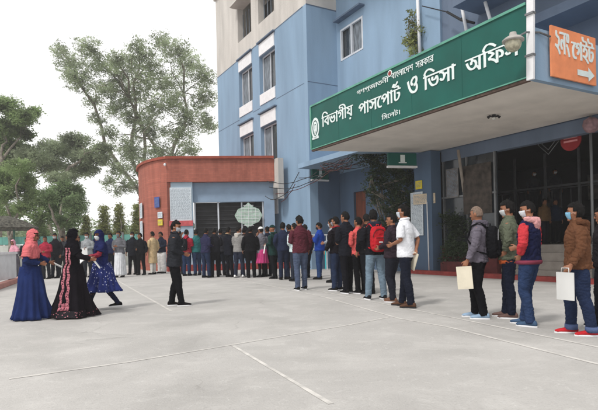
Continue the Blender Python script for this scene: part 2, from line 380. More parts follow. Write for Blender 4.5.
# lobby: floor, steps, side walls, ceiling
FLR = mat('grey_step_stone', s2l((150, 142, 134)), rough=.7, var=.08, scale=4, dirt=.2)
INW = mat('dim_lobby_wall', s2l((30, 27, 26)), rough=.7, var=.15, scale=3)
mb = MB()
for k in range(4): mb.box(-14, E0 - .05, V4 + .15 + k * .32, V4 + .15 + (k + 1) * .32, 0, .24 * (k + 1), wf)
mb.box(-14, EL - .003, V4 + .15 + 1.283, 11.69, 0, .955, wf)
bput('steps', mb, FLR)
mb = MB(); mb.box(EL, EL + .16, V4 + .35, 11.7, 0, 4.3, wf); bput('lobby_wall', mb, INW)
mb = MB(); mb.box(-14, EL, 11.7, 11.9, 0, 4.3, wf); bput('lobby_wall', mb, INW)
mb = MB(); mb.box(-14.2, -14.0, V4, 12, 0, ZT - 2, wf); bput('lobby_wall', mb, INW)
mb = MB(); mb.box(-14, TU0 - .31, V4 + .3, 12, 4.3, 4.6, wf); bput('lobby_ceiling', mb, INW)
# upper landing with balustrade
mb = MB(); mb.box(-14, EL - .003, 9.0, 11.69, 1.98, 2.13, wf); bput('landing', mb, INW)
mb = MB()
for q in range(39): mb.box(-14 + q * .38, -14 + q * .38 + .03, 9.02, 9.05, 2.13, 3.0, wf)
mb.box(-14, EL - .003, 9.0, 9.06, 3.0, 3.05, wf); bput('balustrade', mb, GREYM)
mb = MB(); 
for q in range(9): mb.box(-12 + q * 1.3, -11.93 + q * 1.3, 8.2, 8.27, .955, 4.29, wf)
mb.box(-12, EL - .01, 8.19, 8.26, 3.0, 3.07, wf); bput('door_frame', mb, GREYM)
for q, (a_, z_) in enumerate(((-7.5, 2.6), (-5.2, 2.5), (-3.2, 2.7), (-1.2, 2.4))):
    mb = MB(); mb.box(a_, a_ + .8, 11.66, 11.69, z_, z_ + 1.0, wf); bput('picture', mb, mat('dim_picture', s2l((120, 112, 104)), rough=.5, var=.4, scale=3))
# red painted edge along the foot of the steps and planter kerbs
mb = MB(); mb.box(-9, CU[1] + .1, V4 - .75, V4 - .47, 0, .13, wf); tag(bput('kerb', mb, RED), None, None)
# porch canopy
U_R = -8.32; ZC = 4.3; SGH = 1.5
cp = tag(empty('porch_canopy', W(-4, 2, ZC)), 'flat beige entrance canopy with blue fascia above the queue', 'canopy')
def cput(name, mb, m, parent=cp, sm=False):
    l = parent.location if parent.parent is None else parent.parent.location
    mb.v = [tuple(Vector(p) - l) for p in mb.v]; return mb.build(name, m, parent, sm)
poly = [W(0, 0), W(U_R, 0), W(U_R, 4.08), W(-1.3, 4.08)]
cput('soffit', MB().prism([(p.x, p.y) for p in poly], ZC, ZC + .12), SOFF)
poly2 = [W(-.02, .1), W(U_R + .1, .1), W(U_R + .1, 4.08), W(-1.3, 4.08)]
cput('slab', MB().prism([(p.x, p.y) for p in poly2], ZC + .123, ZC + .5), BLUE)
cput('fascia', MB().box(U_R - .12, U_R - .003, -.02, 4.08, ZC - .02, ZC + 1.0, wf), BLUE)
# soffit continues right of the entrance corner
# a second wing of the canopy roof right of the frame
cput('edge_trim', MB().box(U_R, 0, -.10, -.003, ZC - .03, ZC + .02, wf), mat('rusty_edge', s2l((96, 78, 70)), rough=.8, var=.2, scale=8))
def uvbox(u, v, z, du, dv, dz): return MB().box(u - du, u + du, v - dv, v + dv, z - dz, z + dz, wf)
lampm = MB(); c = W(-6.0, 1.5, ZC)
lm = tag(empty('ceiling_lamp', W(-6.1, 1.6, ZC - .01)), 'small dark twin lamp fixed under the beige canopy soffit', 'lamp')
MB().tube([(0, 0, 0), (0, 0, -.06)], .05).build('mount', BLACKP, lm)
for s_ in (-1, 1): MB().tube([(0, 0, -.05), (s_ * .1, 0, -.03), (s_ * .15, 0, -.07)], [.02, .025, .04]).build('lamp_head', BLACKP, lm)
MB().ell((0, 0, -.09), (.05, .05, .04)).build('bulb', mat('milky_bulb', (.6, .6, .56), rough=.3), lm)

# ---------------------------------------------------------------- Bengali lettering (no shaping engine: glyphs set in visual order)
def contours(text):
    cu = bpy.data.curves.new('tx', 'FONT'); cu.body = text; cu.size = 1; o = bpy.data.objects.new('tx', cu); COL.objects.link(o)
    dg = bpy.context.evaluated_depsgraph_get(); oc = o.to_curve(dg); out = []
    for sp in oc.splines:
        bp = sp.bezier_points; n = len(bp); poly = []
        for i in range(n):
            a, b = bp[i], bp[(i + 1) % n]
            for k in range(5):
                t = k / 5; p = a.co * (1 - t) ** 3 + a.handle_right * 3 * t * (1 - t) ** 2 + b.handle_left * 3 * t * t * (1 - t) + b.co * t ** 3
                poly.append((p.x, p.y))
        out.append(poly)
    o.to_curve_clear(); bpy.data.objects.remove(o); return out
def stroke(pts, r):
    """a pen stroke as a contour"""
    L = []; Rr = []
    for i, p in enumerate(pts):
        a = pts[max(0, i - 1)]; b = pts[min(len(pts) - 1, i + 1)]; d = math.hypot(b[0] - a[0], b[1] - a[1]) or 1
        nx, ny = -(b[1] - a[1]) / d * r, (b[0] - a[0]) / d * r
        L.append((p[0] + nx, p[1] + ny)); Rr.append((p[0] - nx, p[1] - ny))
    return L + Rr[::-1]
def raster(conts, extra, width, cell, depth, fit_h=None, bold=0):
    """fill the contours by winding number on a fine grid -> thin raised letters, origin lower-left, scaled to width"""
    xs = [p[0] for c in conts for p in c]; ys = [p[1] for c in conts for p in c]
    x0, x1, y0, y1 = min(xs), max(xs), min(ys), max(ys); k = width / (x1 - x0); ky = k if fit_h is None else fit_h / (y1 - y0)
    nx = int(width / cell) + 2; y0 -= .1; y1 += .25; ny = int((y1 - y0) * ky / cell) + 2
    def spans(cs, y, nonzero=True):
        ev = []
        for c in cs:
            for i in range(len(c)):
                (ax, ay), (bx, by) = c[i], c[(i + 1) % len(c)]
                if (ay <= y) != (by <= y): ev.append((ax + (y - ay) * (bx - ax) / (by - ay), 1 if by > ay else -1))
        ev.sort(); w_ = 0; res = []; st = 0
        for x, d in ev:
            if w_ == 0: st = x
            w_ += d
            if w_ == 0: res.append((st, x))
        return res
    mb = MB()
    for j in range(ny):
        y = y0 + (j + .5) * cell / ky; sp = spans(conts, y)
        for e in extra: sp += spans([e], y)
        sp = sorted((a - bold, b + bold) for a, b in sp); mer = []
        for a, b in sp:
            if mer and a <= mer[-1][1]: mer[-1][1] = max(b, mer[-1][1])
            else: mer.append([a, b])
        for a, b in mer:
            X0, X1 = (a - x0) * k, (b - x0) * k; Z0 = j * cell + (y0 + .1 - y0) * 0; Z1 = Z0 + cell
            mb.add([(X0, 0, Z0), (X1, 0, Z0), (X1, 0, Z1), (X0, 0, Z1), (X0, depth, Z0), (X1, depth, Z0), (X1, depth, Z1), (X0, depth, Z1)],
                   [(0, 1, 2, 3), (1, 5, 6, 2), (4, 0, 3, 7)])
    return mb, k, ky, ny * cell
def ccs(text): return contours(text)
sg = tag(empty('passport_office_sign', W(-4, 0, ZC)), 'long green sign board with white Bengali lettering along the canopy edge', 'sign')
def sput(name, mb, m, parent=sg, sm=False):
    mb.v = [tuple(Vector(p) - sg.location) for p in mb.v]; return mb.build(name, m, parent, sm)
sput('board', MB().box(U_R, 0, -.10, .0, ZC + .03, ZC + SGH, wf), GREEN)
fr = MB(); fr.box(U_R - .0, 0, -.13, -.102, ZC + SGH - .035, ZC + SGH + .02, wf); fr.box(-.04, .03, -.13, -.1, ZC + .03, ZC + SGH - .036, wf); fr.box(U_R, 0, -.13, -.102, ZC + .025, ZC + .05, wf)
se = MB(); [se.box(U_R * k / 5 - .004, U_R * k / 5 + .004, -.103, -.1005, ZC + .05, ZC + SGH - .04, wf) for k in (1, 2, 3, 4)]; sput('panel_seams', se, mat('seam_green', s2l((4, 74, 66)), rough=.6))
sput('border', fr, mat('pale_green_trim', s2l((96, 160, 140)), rough=.5))
def face_map(u_left, z0, v=-.118):     # lettering plane: local x -> decreasing u
    def f(p): return W(u_left - p[0], v + p[1], z0 + p[2])
    return f
def letters(text, ux0, ux1, z0, extra_fn=None, cell=.008, bold=.0, fit_h=None, name='lettering', m=None):
    cs = ccs(text); ex = extra_fn(cs) if extra_fn else []
    mb, k, ky, hh = raster(cs, ex, ux0 - ux1, cell, .012, fit_h, bold); f = face_map(ux0, z0); mb.v = [tuple(f(p)) for p in mb.v]
    return sput(name, mb, m or WLET)
def u_on(px, py): 
    x, y = unroll(px, py); k = x / F; u = (k * O2.y - O2.x) / (D1.x - k * D1.y); return u, CAM_H + y * (O2.y + D1.y * u) / F
def reph(cs):
    xs = sorted(max(p[0] for p in c) for c in cs)
    return []
a = u_on(327, 133); b = u_on(405, 97); print('TXT', a, b, u_on(327, 140), u_on(405, 112), u_on(418, 100), u_on(437, 96), u_on(448, 96), u_on(478, 60), u_on(527, 60), u_on(345, 104), u_on(437, 62))
ua = u_on(326, 135)[0]; ub = u_on(357, 122)[0]; uc = u_on(363, 118)[0]; ud = u_on(405, 100)[0]; ue = u_on(412, 98)[0]; uf = u_on(422, 95)[0]; ug = u_on(428, 92)[0]; uh = u_on(460, 75)[0]; ui = u_on(470, 70)[0]; uj = u_on(524, 45)[0]
def rephT(cs):
    x1 = max(p[0] for c in cs for p in c); y1 = .72
    return [stroke([(x1 - .62, y1 + .06), (x1 - .52, y1 + .17), (x1 - .36, y1 + .10), (x1 - .22, y1 + .24)], .038)]
ZTX = ZC + .50
letters('িবভাগীয়', ua, ub, ZTX, bold=.022); letters('পাসেপাট', uc, ud, ZTX, rephT, bold=.022)
letters('ও', ue, uf, ZTX + .02, bold=.022, fit_h=.42); letters('িভসা', ug, uh, ZTX, bold=.022); letters('অিফস', ui, uj, ZTX, bold=.022)
u1_, _ = u_on(361, 97); u2_, _ = u_on(438, 60)
def smallx(cs): return []
L1a = u1_ + (u2_ - u1_) * .46; L1b = u1_ + (u2_ - u1_) * .50; L1c = u1_ + (u2_ - u1_) * .77; L1d = u1_ + (u2_ - u1_) * .80
def govx(cs):
    return [stroke([(1.62, -.08), (1.85, -.14), (2.05, -.05)], .04)]
letters('গণপজাতনী', u1_, L1a, ZC + 1.15, govx, cell=.006, fit_h=.17, bold=.01)
letters('বাংলােদশ', L1b, L1c, ZC + 1.15, cell=.006, fit_h=.17, bold=.01); letters('সরকার', L1d, u2_, ZC + 1.15, cell=.006, fit_h=.17, bold=.01)
u5, _ = u_on(378, 122); u6, _ = u_on(408, 110)
letters('িসেলট।', u_on(386, 119)[0], u_on(404, 112)[0], ZC + .17, cell=.006, bold=.01, fit_h=.17)
# round red-and-white emblem and oval white emblem
em = MB(); uc_, zc_ = u_on(397, 71.5)[0], ZC + 1.36
def disc(u, z, ru, rz, v0, v1, n=28): return [[W(u + math.cos(t) * ru, v, z + math.sin(t) * rz) for t in [2 * math.pi * k / n for k in range(n)]] for v in (v0, v1)]
uE = u_on(394, 71)[0]
em.rings(disc(uE, ZC + 1.36, .09, .09, -.11, -.122)); sput('round_emblem', em, WLET)
em = MB(); em.rings(disc(uE, ZC + 1.36, .06, .06, -.121, -.127)); sput('emblem_centre', em, RED)
uO = u_on(319, 127)[0]; zO = ZC + .70
def ringz(u, z, ro, ri, ez, v0=-.104, v1=-.12, n=32, a0=0, a1=2 * math.pi):
    mb = MB(); 
    for k in range(n):
        t0 = a0 + (a1 - a0) * k / n; t1 = a0 + (a1 - a0) * (k + 1) / n
        P = []
        for t in (t0, t1):
            for r in (ri, ro):
                for v in (v0, v1): P.append(W(u - math.cos(t) * r, v, z + math.sin(t) * r * ez))
        mb.add(P, [(1, 3, 7, 5), (0, 1, 5, 4), (2, 6, 7, 3)])
    return mb
e = ringz(uO, zO, .24, .18, 1.45); e2 = ringz(uO, zO + .02, .12, .075, 1.7); e.add(e2.v, e2.f)
e.box(uO - .2, uO + .2, -.12, -.104, zO - .36, zO - .28, wf); e.box(uO - .045, uO + .045, -.12, -.104, zO - .22, zO + .1, wf)
sput('oval_emblem', e, WLET)
# white post at the sign's right end
po = tag(empty('white_sign_post', W(U_R, -.16, 0)), 'white square post strapped to the right end of the green sign board', 'post')
mb = MB(); mb.box(-.075, .075, -.03, .03, ZC - .05, ZC + 2.2); mb.build('post', WHITEP, po, bevel=.008); po.rotation_euler = (0, R(-1.5), UVROT - R(90) + R(90)); po.rotation_euler[2] = math.atan2(D1.y, D1.x)
[MB().box(-.09, .09, -.035, .06, ZC + q, ZC + q + .04).build('strap', GREYM, po) for q in (.4, 1.2)]
# globe lamp on a bracket before the sign
lp = tag(empty('globe_lamp', at(514, 42.5, 9.75)), 'dusty glass globe lamp on curved bracket before the right end of the green sign', 'lamp')
LG = mat('dusty_lamp_glass', s2l((176, 172, 150)), rough=.35, var=.2, scale=18, spec=.5)
MB().ell((0, 0, -.03), (.15, .15, .15), 20, 14).build('globe', LG, lp, sm=True)
cap = MB(); cap.rings([[Vector((math.cos(t) * r, math.sin(t) * r, z)) for t in [2 * math.pi * k / 24 for k in range(24)]] for r, z in ((.20, .02), (.20, .045), (.15, .09), (.07, .13), (.06, .19), (.02, .20))]); cap.build('lamp_cap', mat('pale_lamp_cap', s2l((170, 166, 160)), rough=.5, var=.1), lp, sm=True)
q = Vector((0, 0, 0)); tgt = W(U_R - .2, .35, ZC + .85) - lp.location
MB().tube([(0, 0, .06), tgt * .35 + Vector((0, 0, .16)), tgt * .7 + Vector((0, 0, .12)), tgt], .02).build('bracket', GREYM, lp, sm=True)
# orange gate sign on the side fascia
OR = mat('orange_board', s2l((236, 146, 100)), rough=.6, var=.06, scale=4, dirt=.15)
os_ = tag(empty('orange_gate_sign', W(U_R - .13, .3, ZC)), 'orange board with white Bengali gate lettering and arrow on canopy side', 'sign')
def oput(name, mb, m): mb.v = [tuple(Vector(p) - os_.location) for p in mb.v]; return mb.build(name, m, os_)
def side(a, b, c): return W(U_R - .16 - b, a, c)       # a along v, b outward, c height
mb = MB(); mb.box(.38, 1.88, 0, .04, ZC + .08, ZC + 1.09, lambda p: side(p.x, p.y, p.z)); oput('board', mb, OR)
def oletters(text, a0, a1, z0, fit_h=None):
    cs = ccs(text); m_, k, ky, hh = raster(cs, [], a1 - a0, .008, .01, fit_h, .042); m_.v = [tuple(side(a0 + p[0], .045 - p[1] + .006, z0 + p[2])) for p in m_.v]; oput('lettering', m_, WLET)
oletters('২নং', .50, .96, ZC + .46, .48); oletters('েগইট', 1.04, 1.80, ZC + .44, .54)
ar = MB(); ar.add([side(a, .052, z) for a, z in ((1.2, ZC + .21), (1.58, ZC + .21), (1.58, ZC + .12), (1.80, ZC + .27), (1.58, ZC + .42), (1.58, ZC + .33), (1.2, ZC + .33))], [tuple(range(7))]); oput('arrow', ar, WLET)
# pipes, cable and weed above the sign
def pipe(name, pts, r, m, label, cat, group=None, sm=True):
    P = [Vector(p) for p in pts]; o = MB().tube([p - P[0] for p in P], r, 8).build(name, m, None, sm); o.location = P[0]; return tag(o, label, cat, group)
def wl(px, py, v=3.9):
    u, z = wing_t(px, py, v); return W(u, v, z)
pipe('drain_pipe', [wl(421, 60), wl(418, -12)], .06, WHITEP, 'white vertical drain pipe on blue wall with weeds beside it', 'pipe')
pipe('roof_stay', [wl(469, 40, 3.0), wl(459, -12, 3.0)], .05, WHITEP, 'pale slanted stay pipe above green sign, nearer the drain pipe', 'pipe')
pipe('roof_stay', [wl(494, 30, 3.0), wl(482, -12, 3.0)], .05, WHITEP, 'pale slanted stay pipe above green sign, nearer the globe lamp', 'pipe')
pipe('wall_cable', [wl(423, 6), wl(448, 12), wl(475, 23, 3.3)], .018, BLACKP, 'thin black cable slung from the drain pipe over the green sign', 'cable')
pipe('iron_bracket', [wl(448, 12, 3.2), wl(462, 20, 3.2), wl(475, 23, 3.2)], .04, BLACKP, 'dark iron bracket bar sticking out above the green sign', 'bracket')

# ================================================================= foliage tools
def leafmat(name, c, tr=.35):
    m = mat(name, c, rough=.6, var=.35, scale=.9, spec=.25); b = m.node_tree.nodes['Principled BSDF']
    n = m.node_tree; t = n.nodes.new('ShaderNodeBsdfTranslucent'); n.links.new(b.inputs['Base Color'].links[0].from_socket, t.inputs[0])
    ms = n.nodes.new('ShaderNodeMixShader'); ms.inputs[0].default_value = tr; out = n.nodes['Material Output']
    n.links.new(b.outputs[0], ms.inputs[1]); n.links.new(t.outputs[0], ms.inputs[2]); n.links.new(ms.outputs[0], out.inputs[0]); return m
BARK = mat('grey_bark', s2l((132, 124, 114)), rough=.95, var=.25, scale=6, bump=.5, bscale=20)
def leaves(clumps, n, size, rnd, up=.3):
    """clumps: (centre, (rx,ry,rz)); small leaf faces gathered on twigs inside each clump"""
    v = []; f = []; tot = sum(c[1][0] * c[1][2] for c in clumps)
    for c, r in clumps:
        k = max(3, int(n * r[0] * r[2] / tot / 14))
        for _ in range(k):
            while True:
                d = Vector((rnd.uniform(-1, 1), rnd.uniform(-1, 1), rnd.uniform(-1, 1)))
                if d.length < 1: break
            d = d * (.35 + .65 * d.length)
            tw = Vector(c) + Vector((d.x * r[0], d.y * r[1], d.z * r[2])); ax = Vector((rnd.gauss(0, 1), rnd.gauss(0, 1), rnd.gauss(up, .6))).normalized()
            for q in range(14):
                p = tw + ax * rnd.uniform(-1, 1) * size * 2.6 + Vector((rnd.gauss(0, 1), rnd.gauss(0, 1), rnd.gauss(0, .7))) * size * 1.1
                a = Vector((rnd.gauss(0, 1), rnd.gauss(0, 1), rnd.gauss(0, .6))).normalized(); b = a.orthogonal().normalized(); s = size * rnd.uniform(.55, 1.2)
                b = (Matrix.Rotation(rnd.uniform(0, 6.28), 3, a) @ b)
                i = len(v); v += [p - a * s, p + b * s * .42, p + a * s, p - b * s * .42]; f.append((i, i + 1, i + 2, i + 3))
    return v, f
def bend(a, b, rnd, k=.12, n=5):
    """a wandering branch line from a to b, rising first"""
    L = (b - a).length; mid = Vector((rnd.gauss(0, 1), rnd.gauss(0, 1), rnd.uniform(-.2, 1.1))) * L * k; out = []
    for i in range(n + 1):
        t = i / n; out.append(a.lerp(b, t) + mid * math.sin(math.pi * t) + Vector((rnd.gauss(0, 1), rnd.gauss(0, 1), rnd.gauss(0, 1))) * L * .018 * (1 if 0 < i < n else 0))
    return out
def limbs(base, fork, clumps, r0, rnd, mb):
    n = 6; pts = bend(base, fork, rnd, .03, n)
    mb.tube(pts, [r0 * (1.3 if i == 0 else 1 - .35 * i / n) for i in range(n + 1)], 9)
    cs = sorted(clumps, key=lambda c: math.atan2(c[0][0] - fork.x, c[0][2] - fork.z)); ng = max(2, min(6, len(cs) // 4)); step = len(cs) / ng
    for g in range(ng):
        grp = cs[int(g * step):int((g + 1) * step)]; far = max(grp, key=lambda c: (Vector(c[0]) - fork).length); st = pts[rnd.choice([4, 5, 6])]
        main = bend(st, Vector(far[0]), rnd, .10, 8); mb.tube(main, [r0 * .62 * (1 - i / 9) ** .8 + .012 for i in range(9)], 7)
        for c, r in grp:
            c = Vector(c)
            if c is not Vector(far[0]):
                j = min(range(1, 8), key=lambda i: (main[i] - c).length + (i > 5) * .3); j = max(1, j - 1); rr = r0 * .34 * (1 - j / 11)
                mb.tube(bend(main[j], c, rnd, .14), [rr, rr * .85, rr * .7, rr * .5, rr * .35, rr * .2], 6)
            for _ in range(6):
                e = c + Vector((rnd.uniform(-1, 1) * r[0], rnd.uniform(-1, 1) * r[1], rnd.uniform(-.8, 1) * r[2])) * .85
                mb.tube(bend(c, e, rnd, .15, 3), [r0 * .07, r0 * .05, r0 * .035, r0 * .02], 4)
def tree(name, base, fork_z, clumps, n, size, r0, m, label, group=None, seed=1, cat='tree', lean=(0, 0)):
    rnd = random.Random(seed); base = Vector(base); t = tag(empty(name, base), label, cat, group)
    fork = base + Vector((lean[0], lean[1], fork_z)); mb = MB(); limbs(base, fork, clumps, r0, rnd, mb)
    mb.v = [tuple(Vector(p) - base) for p in mb.v]; mb.build('trunk', BARK, t, sm=True)
    v, f = leaves(clumps, n, size, rnd); me = bpy.data.meshes.new('crown'); me.from_pydata([p - base for p in v], [], f); me.update(); link('crown', me, m, t); return t
LFA = leafmat('hazy_green_leaf', (.36, .42, .27), .62); LFB = leafmat('mid_green_leaf', (.27, .36, .16), .6); LFC = leafmat('yellow_green_leaf', (.26, .28, .10), .45); LFD = leafmat('deep_green_leaf', (.055, .085, .04)); LFE = leafmat('grey_green_leaf', (.25, .34, .17), .6)  # LFA lightened: haze put into the leaf colour
def cl(px, py, Y, rpx, rpy=None, dy=None):
    k = Y / F; c = at(px, py, Y); return (c, (rpx * k, (dy or rpx) * k, (rpy or rpx) * k))
rn = random.Random(3)
Yb = 46
big = [(88, 47, 11, 8), (70, 62, 13, 9), (100, 64, 16, 9), (82, 82, 15, 8), (112, 88, 12, 7), (118, 62, 10, 8), (140, 48, 10, 8), (163, 42, 10, 8), (178, 52, 14, 9), (150, 66, 15, 9), (190, 66, 13, 9),
       (205, 78, 12, 8), (170, 84, 17, 9), (204, 98, 12, 9), (140, 92, 12, 8), (160, 106, 16, 8), (192, 118, 16, 9), (208, 124, 9, 7), (180, 134, 15, 8), (150, 130, 14, 8), (130, 118, 9, 7), (128, 148, 12, 9), (110, 134, 9, 6),
       (160, 152, 14, 8), (190, 150, 11, 7), (142, 168, 12, 7), (120, 170, 9, 8), (108, 158, 9, 6), (60, 50, 7, 6), (96, 102, 9, 5), (110, 182, 6, 6), (118, 192, 5, 4), (72, 76, 8, 6), (124, 78, 12, 8), (132, 62, 10, 7), (126, 100, 11, 7), (116, 110, 10, 6), (146, 80, 10, 7), (104, 90, 9, 6), (176, 100, 10, 7), (148, 118, 9, 6), (134, 156, 10, 7), (175, 160, 10, 7), (98, 120, 8, 5), (128, 186, 8, 6)]
tree('tall_spreading_tree', G(148, 257.5), 7.0, [cl(x, y, Yb + rn.uniform(-3, 3), a * 1.3, b * 1.45) for x, y, a, b in big], 74000, .10, .34, LFA, 'tall airy tree with sparse hazy crown behind the red brick kiosk', 'courtyard trees', 11)
lt = [(6, 106, 16, 8), (22, 118, 14, 8), (8, 128, 18, 9), (34, 112, 7, 5), (2, 142, 12, 8), (24, 134, 10, 6)]
tree('dark_leafy_tree', Vector((-23.2, 40, 0)), 5.0, [cl(x, y, 40 + rn.uniform(-2, 2), a, b) for x, y, a, b in lt + [(14, 148, 16, 8), (4, 160, 14, 8)]], 24000, .12, .25, LFB, 'tree with dark layered boughs at the left edge, above the others', 'courtyard trees', 12)
fl = [(62, 150, 22, 7), (90, 158, 18, 6), (34, 156, 18, 7), (76, 140, 14, 5), (50, 166, 20, 6), (82, 170, 16, 5), (20, 150, 12, 6), (104, 148, 10, 4), (62, 178, 14, 5)]
p0 = at(50, 257, 42); p0.z = 0
tree('flat_topped_tree', p0, 5.5, [cl(x, y, 42 + rn.uniform(-2, 2), a * 1.15, b * 1.3) for x, y, a, b in fl], 34000, .11, .25, LFA, 'flat topped layered tree left of the tall airy tree', 'courtyard trees', 13)
rt = [(8, 176, 17, 14), (24, 186, 12, 12), (4, 196, 14, 10), (20, 168, 14, 9), (32, 196, 8, 9), (10, 212, 16, 8), (26, 206, 12, 9), (0, 184, 12, 12)]
p0 = at(10, 257, 33); p0.z = 0
tree('round_tree', p0, 2.5, [cl(x, y, 33 + rn.uniform(-1.5, 1.5), a, b) for x, y, a, b in rt + [(44, 200, 9, 10), (40, 216, 12, 9), (30, 180, 8, 8)]], 24000, .085, .16, LFB, 'round bushy tree above the thatched shelter at the left edge', 'courtyard trees', 14)
rt = [(66, 192, 14, 12), (58, 206, 14, 12), (76, 206, 12, 12), (66, 222, 16, 9), (50, 196, 7, 8), (78, 192, 6, 8)]
p0 = at(66, 258, 32); p0.z = 0
tree('dense_tree', p0, 2.0, [cl(x, y, 32 + rn.uniform(-1.5, 1.5), a, b) for x, y, a, b in rt], 22000, .085, .15, LFE, 'dense dark green rounded tree behind the women in headscarves', 'courtyard trees', 15)
for i, (px, tp, wd_, lb) in enumerate([(105, 205, 7.5, 'slim clipped conical tree, left of the pair beyond the teal fence'), (120, 204, 6.5, 'slim clipped conical tree, right of the pair beyond the teal fence'), (138, 203, 6, 'slim conical tree half hidden by the red brick kiosk wall'), (86, 214, 6, 'small conical bush between the dense tree and the clipped pair'), (42, 214, 12, 'loose pale green tree behind the thatched shelter')]):
    Yt = 36; c0 = at(px, 258, Yt); c0.z = 0
    cs = [cl(px, tp + 5 + q * 7, Yt, wd_ * (.45 + .13 * q), 5) for q in range(6)]
    tree('conical_tree', c0, 1.2, cs, 5200, .085, .08, LFC if i != 4 else LFB, lb, 'conical trees', 20 + i)
# far-off belt of trees and pale buildings
v_, f_ = leaves([(Vector((x, 60 + rn.uniform(-4, 4), rn.uniform(1.5, 3.2))), (3.0, 2, rn.uniform(1.4, 2.6))) for x in range(-75, 0, 2)], 22000, .28, rn)
me = bpy.data.meshes.new('tree_belt'); me.from_pydata(v_, [], f_); me.update(); tag(link('tree_belt', me, leafmat('far_leaf', (.28, .36, .2), .55)), 'far belt of hazy green trees beyond the compound', 'trees', kind='stuff')
fb = tag(empty('far_building', (-27, 68, 0)), 'low white building far behind the conical trees', 'building')
MB().box(-5, 9, 0, 8, 0, 3.3).build('wall', mat('far_white_wall', s2l((205, 208, 210)), rough=.9), fb); MB().box(-5.4, 9.4, -.4, 8.4, 3.3, 3.5).build('roof', mat('far_roof', s2l((190, 196, 200)), rough=.8), fb)
mb = MB(); 
for q in range(6): MB().box(-4 + q * 2.1, -2.9 + q * 2.1, -.03, .0, 1.5, 2.9).build('window', GLASSD, fb)

# teal fence, low white wall, shelter
TEAL = mat('teal_sheet', s2l((96, 156, 146)), rough=.6, var=.08, scale=2)
fe = tag(empty('teal_fence', (-14, 33.5, 0)), 'teal sheet fence behind the people at far left', 'fence')
mb = MB()
for q in range(36): mb.box(-8 + q * .42, -8 + q * .42 + .40, 0, .03, 1.5, 2.0)
mb.build('sheet_panel', TEAL, fe); MB().box(-8, 7.2, -.02, .12, 0, 1.45).build('wall', mat('pale_boundary_wall', s2l((190, 192, 186)), rough=.9, var=.1, scale=2, dirt=.4), fe)
for q in range(8): MB().box(-8.1 + q * 2.1, -8.0 + q * 2.1, -.06, -.003, 0, 2.15).build('post', GREYM, fe)
lw = tag(empty('low_white_wall', G(3, 284)), 'low whitewashed boundary wall at the left edge', 'wall')
a_ = G(12, 283) ; b_ = G(-30, 292); d_ = (b_ - a_).normalized(); lw.location = a_; lw.rotation_euler = (0, 0, math.atan2(d_.y, d_.x))
MB().box(0, 6, -.02, .18, .18, 1.02).build('wall', mat('whitewash', s2l((222, 224, 226)), rough=.9, var=.05, scale=3, dirt=.3), lw)
MB().box(-.03, 6, -.06, .22, 1.02, 1.1).build('coping', WHITEP, lw)
kb = tag(empty('pink_kerb', G(20, 281)), 'faded pink painted kerb below the low white wall', 'kerb'); a2 = G(21, 280); b2 = G(-25, 296); d_ = (b2 - a2).normalized()
kb.location = a2; kb.rotation_euler = (0, 0, math.atan2(d_.y, d_.x)); MB().box(0, 6, 0, .22, 0, .16).build('kerb_stone', mat('faded_pink_paint', s2l((196, 142, 132)), rough=.9, var=.1, scale=3, dirt=.3), kb, bevel=.02)
sh = tag(empty('thatched_shelter', (at(6, 258, 27).x, 27, 0)), 'small open shelter with dark thatched roof on green posts', 'shelter')
rs = MB(); rs.rings([[Vector((math.cos(t) * r, math.sin(t) * r * .8, z)) for t in [2 * math.pi * k / 16 for k in range(16)]] for r, z in ((1.62, 2.2), (1.7, 2.32), (1.0, 2.7), (.25, 2.95))]); rs.build('roof', mat('dark_thatch', s2l((84, 82, 74)), rough=1, var=.4, scale=8, bump=.8, bscale=25), sh)
PG = mat('green_post_paint', s2l((52, 92, 76)), rough=.6)
for sx in (-1, 1):
    for sy in (-1, 1): MB().tube([(sx * .95, sy * .8, 0), (sx * .95, sy * .8, 2.25)], .05).build('post', PG, sh)

# ================================================================= RED BRICK KIOSK
BRK = mat('red_brick_wall', s2l((170, 100, 84)), rough=.85, var=.10, scale=4, bump=.3, bscale=30, dirt=.3, streak=True)
def brickify(m):
    n = m.node_tree; b = n.nodes['Principled BSDF']; old = b.inputs['Base Color'].links[0].from_socket
    tc = n.nodes.new('ShaderNodeTexCoord'); sx = n.nodes.new('ShaderNodeSeparateXYZ'); n.links.new(tc.outputs['Object'], sx.inputs[0])
    ad = n.nodes.new('ShaderNodeMath'); ad.operation = 'ADD'; n.links.new(sx.outputs[0], ad.inputs[0]); n.links.new(sx.outputs[1], ad.inputs[1])
    cb_ = n.nodes.new('ShaderNodeCombineXYZ'); n.links.new(ad.outputs[0], cb_.inputs[0]); n.links.new(sx.outputs[2], cb_.inputs[1])
    br = n.nodes.new('ShaderNodeTexBrick'); br.inputs['Scale'].default_value = 1.0; br.inputs['Brick Width'].default_value = .25; br.inputs['Row Height'].default_value = .09; br.inputs['Mortar Size'].default_value = .008
    n.links.new(cb_.outputs[0], br.inputs['Vector']); br.inputs['Color1'].default_value = (1, 1, 1, 1); br.inputs['Color2'].default_value = (.82, .8, .8, 1); br.inputs['Mortar'].default_value = (.75, .85, .9, 1)
    mi = n.nodes.new('ShaderNodeMixRGB'); mi.blend_type = 'MULTIPLY'; mi.inputs[0].default_value = 1; n.links.new(old, mi.inputs[1]); n.links.new(br.outputs[0], mi.inputs[2]); n.links.new(mi.outputs[0], b.inputs['Base Color'])
brickify(BRK)
KP2 = Vector((-1.1, 24.25, 0)); s_ = 21.5; KP1 = Vector((-6.08, 23.7, 0))
kk = tag(empty('brick_kiosk', KP1), 'single storey red brick kiosk with curved side and barred serving window', 'kiosk')
def kput(name, mb, m, parent=kk): mb.v = [tuple(Vector(p) - KP1) for p in mb.v]; return mb.build(name, m, parent)
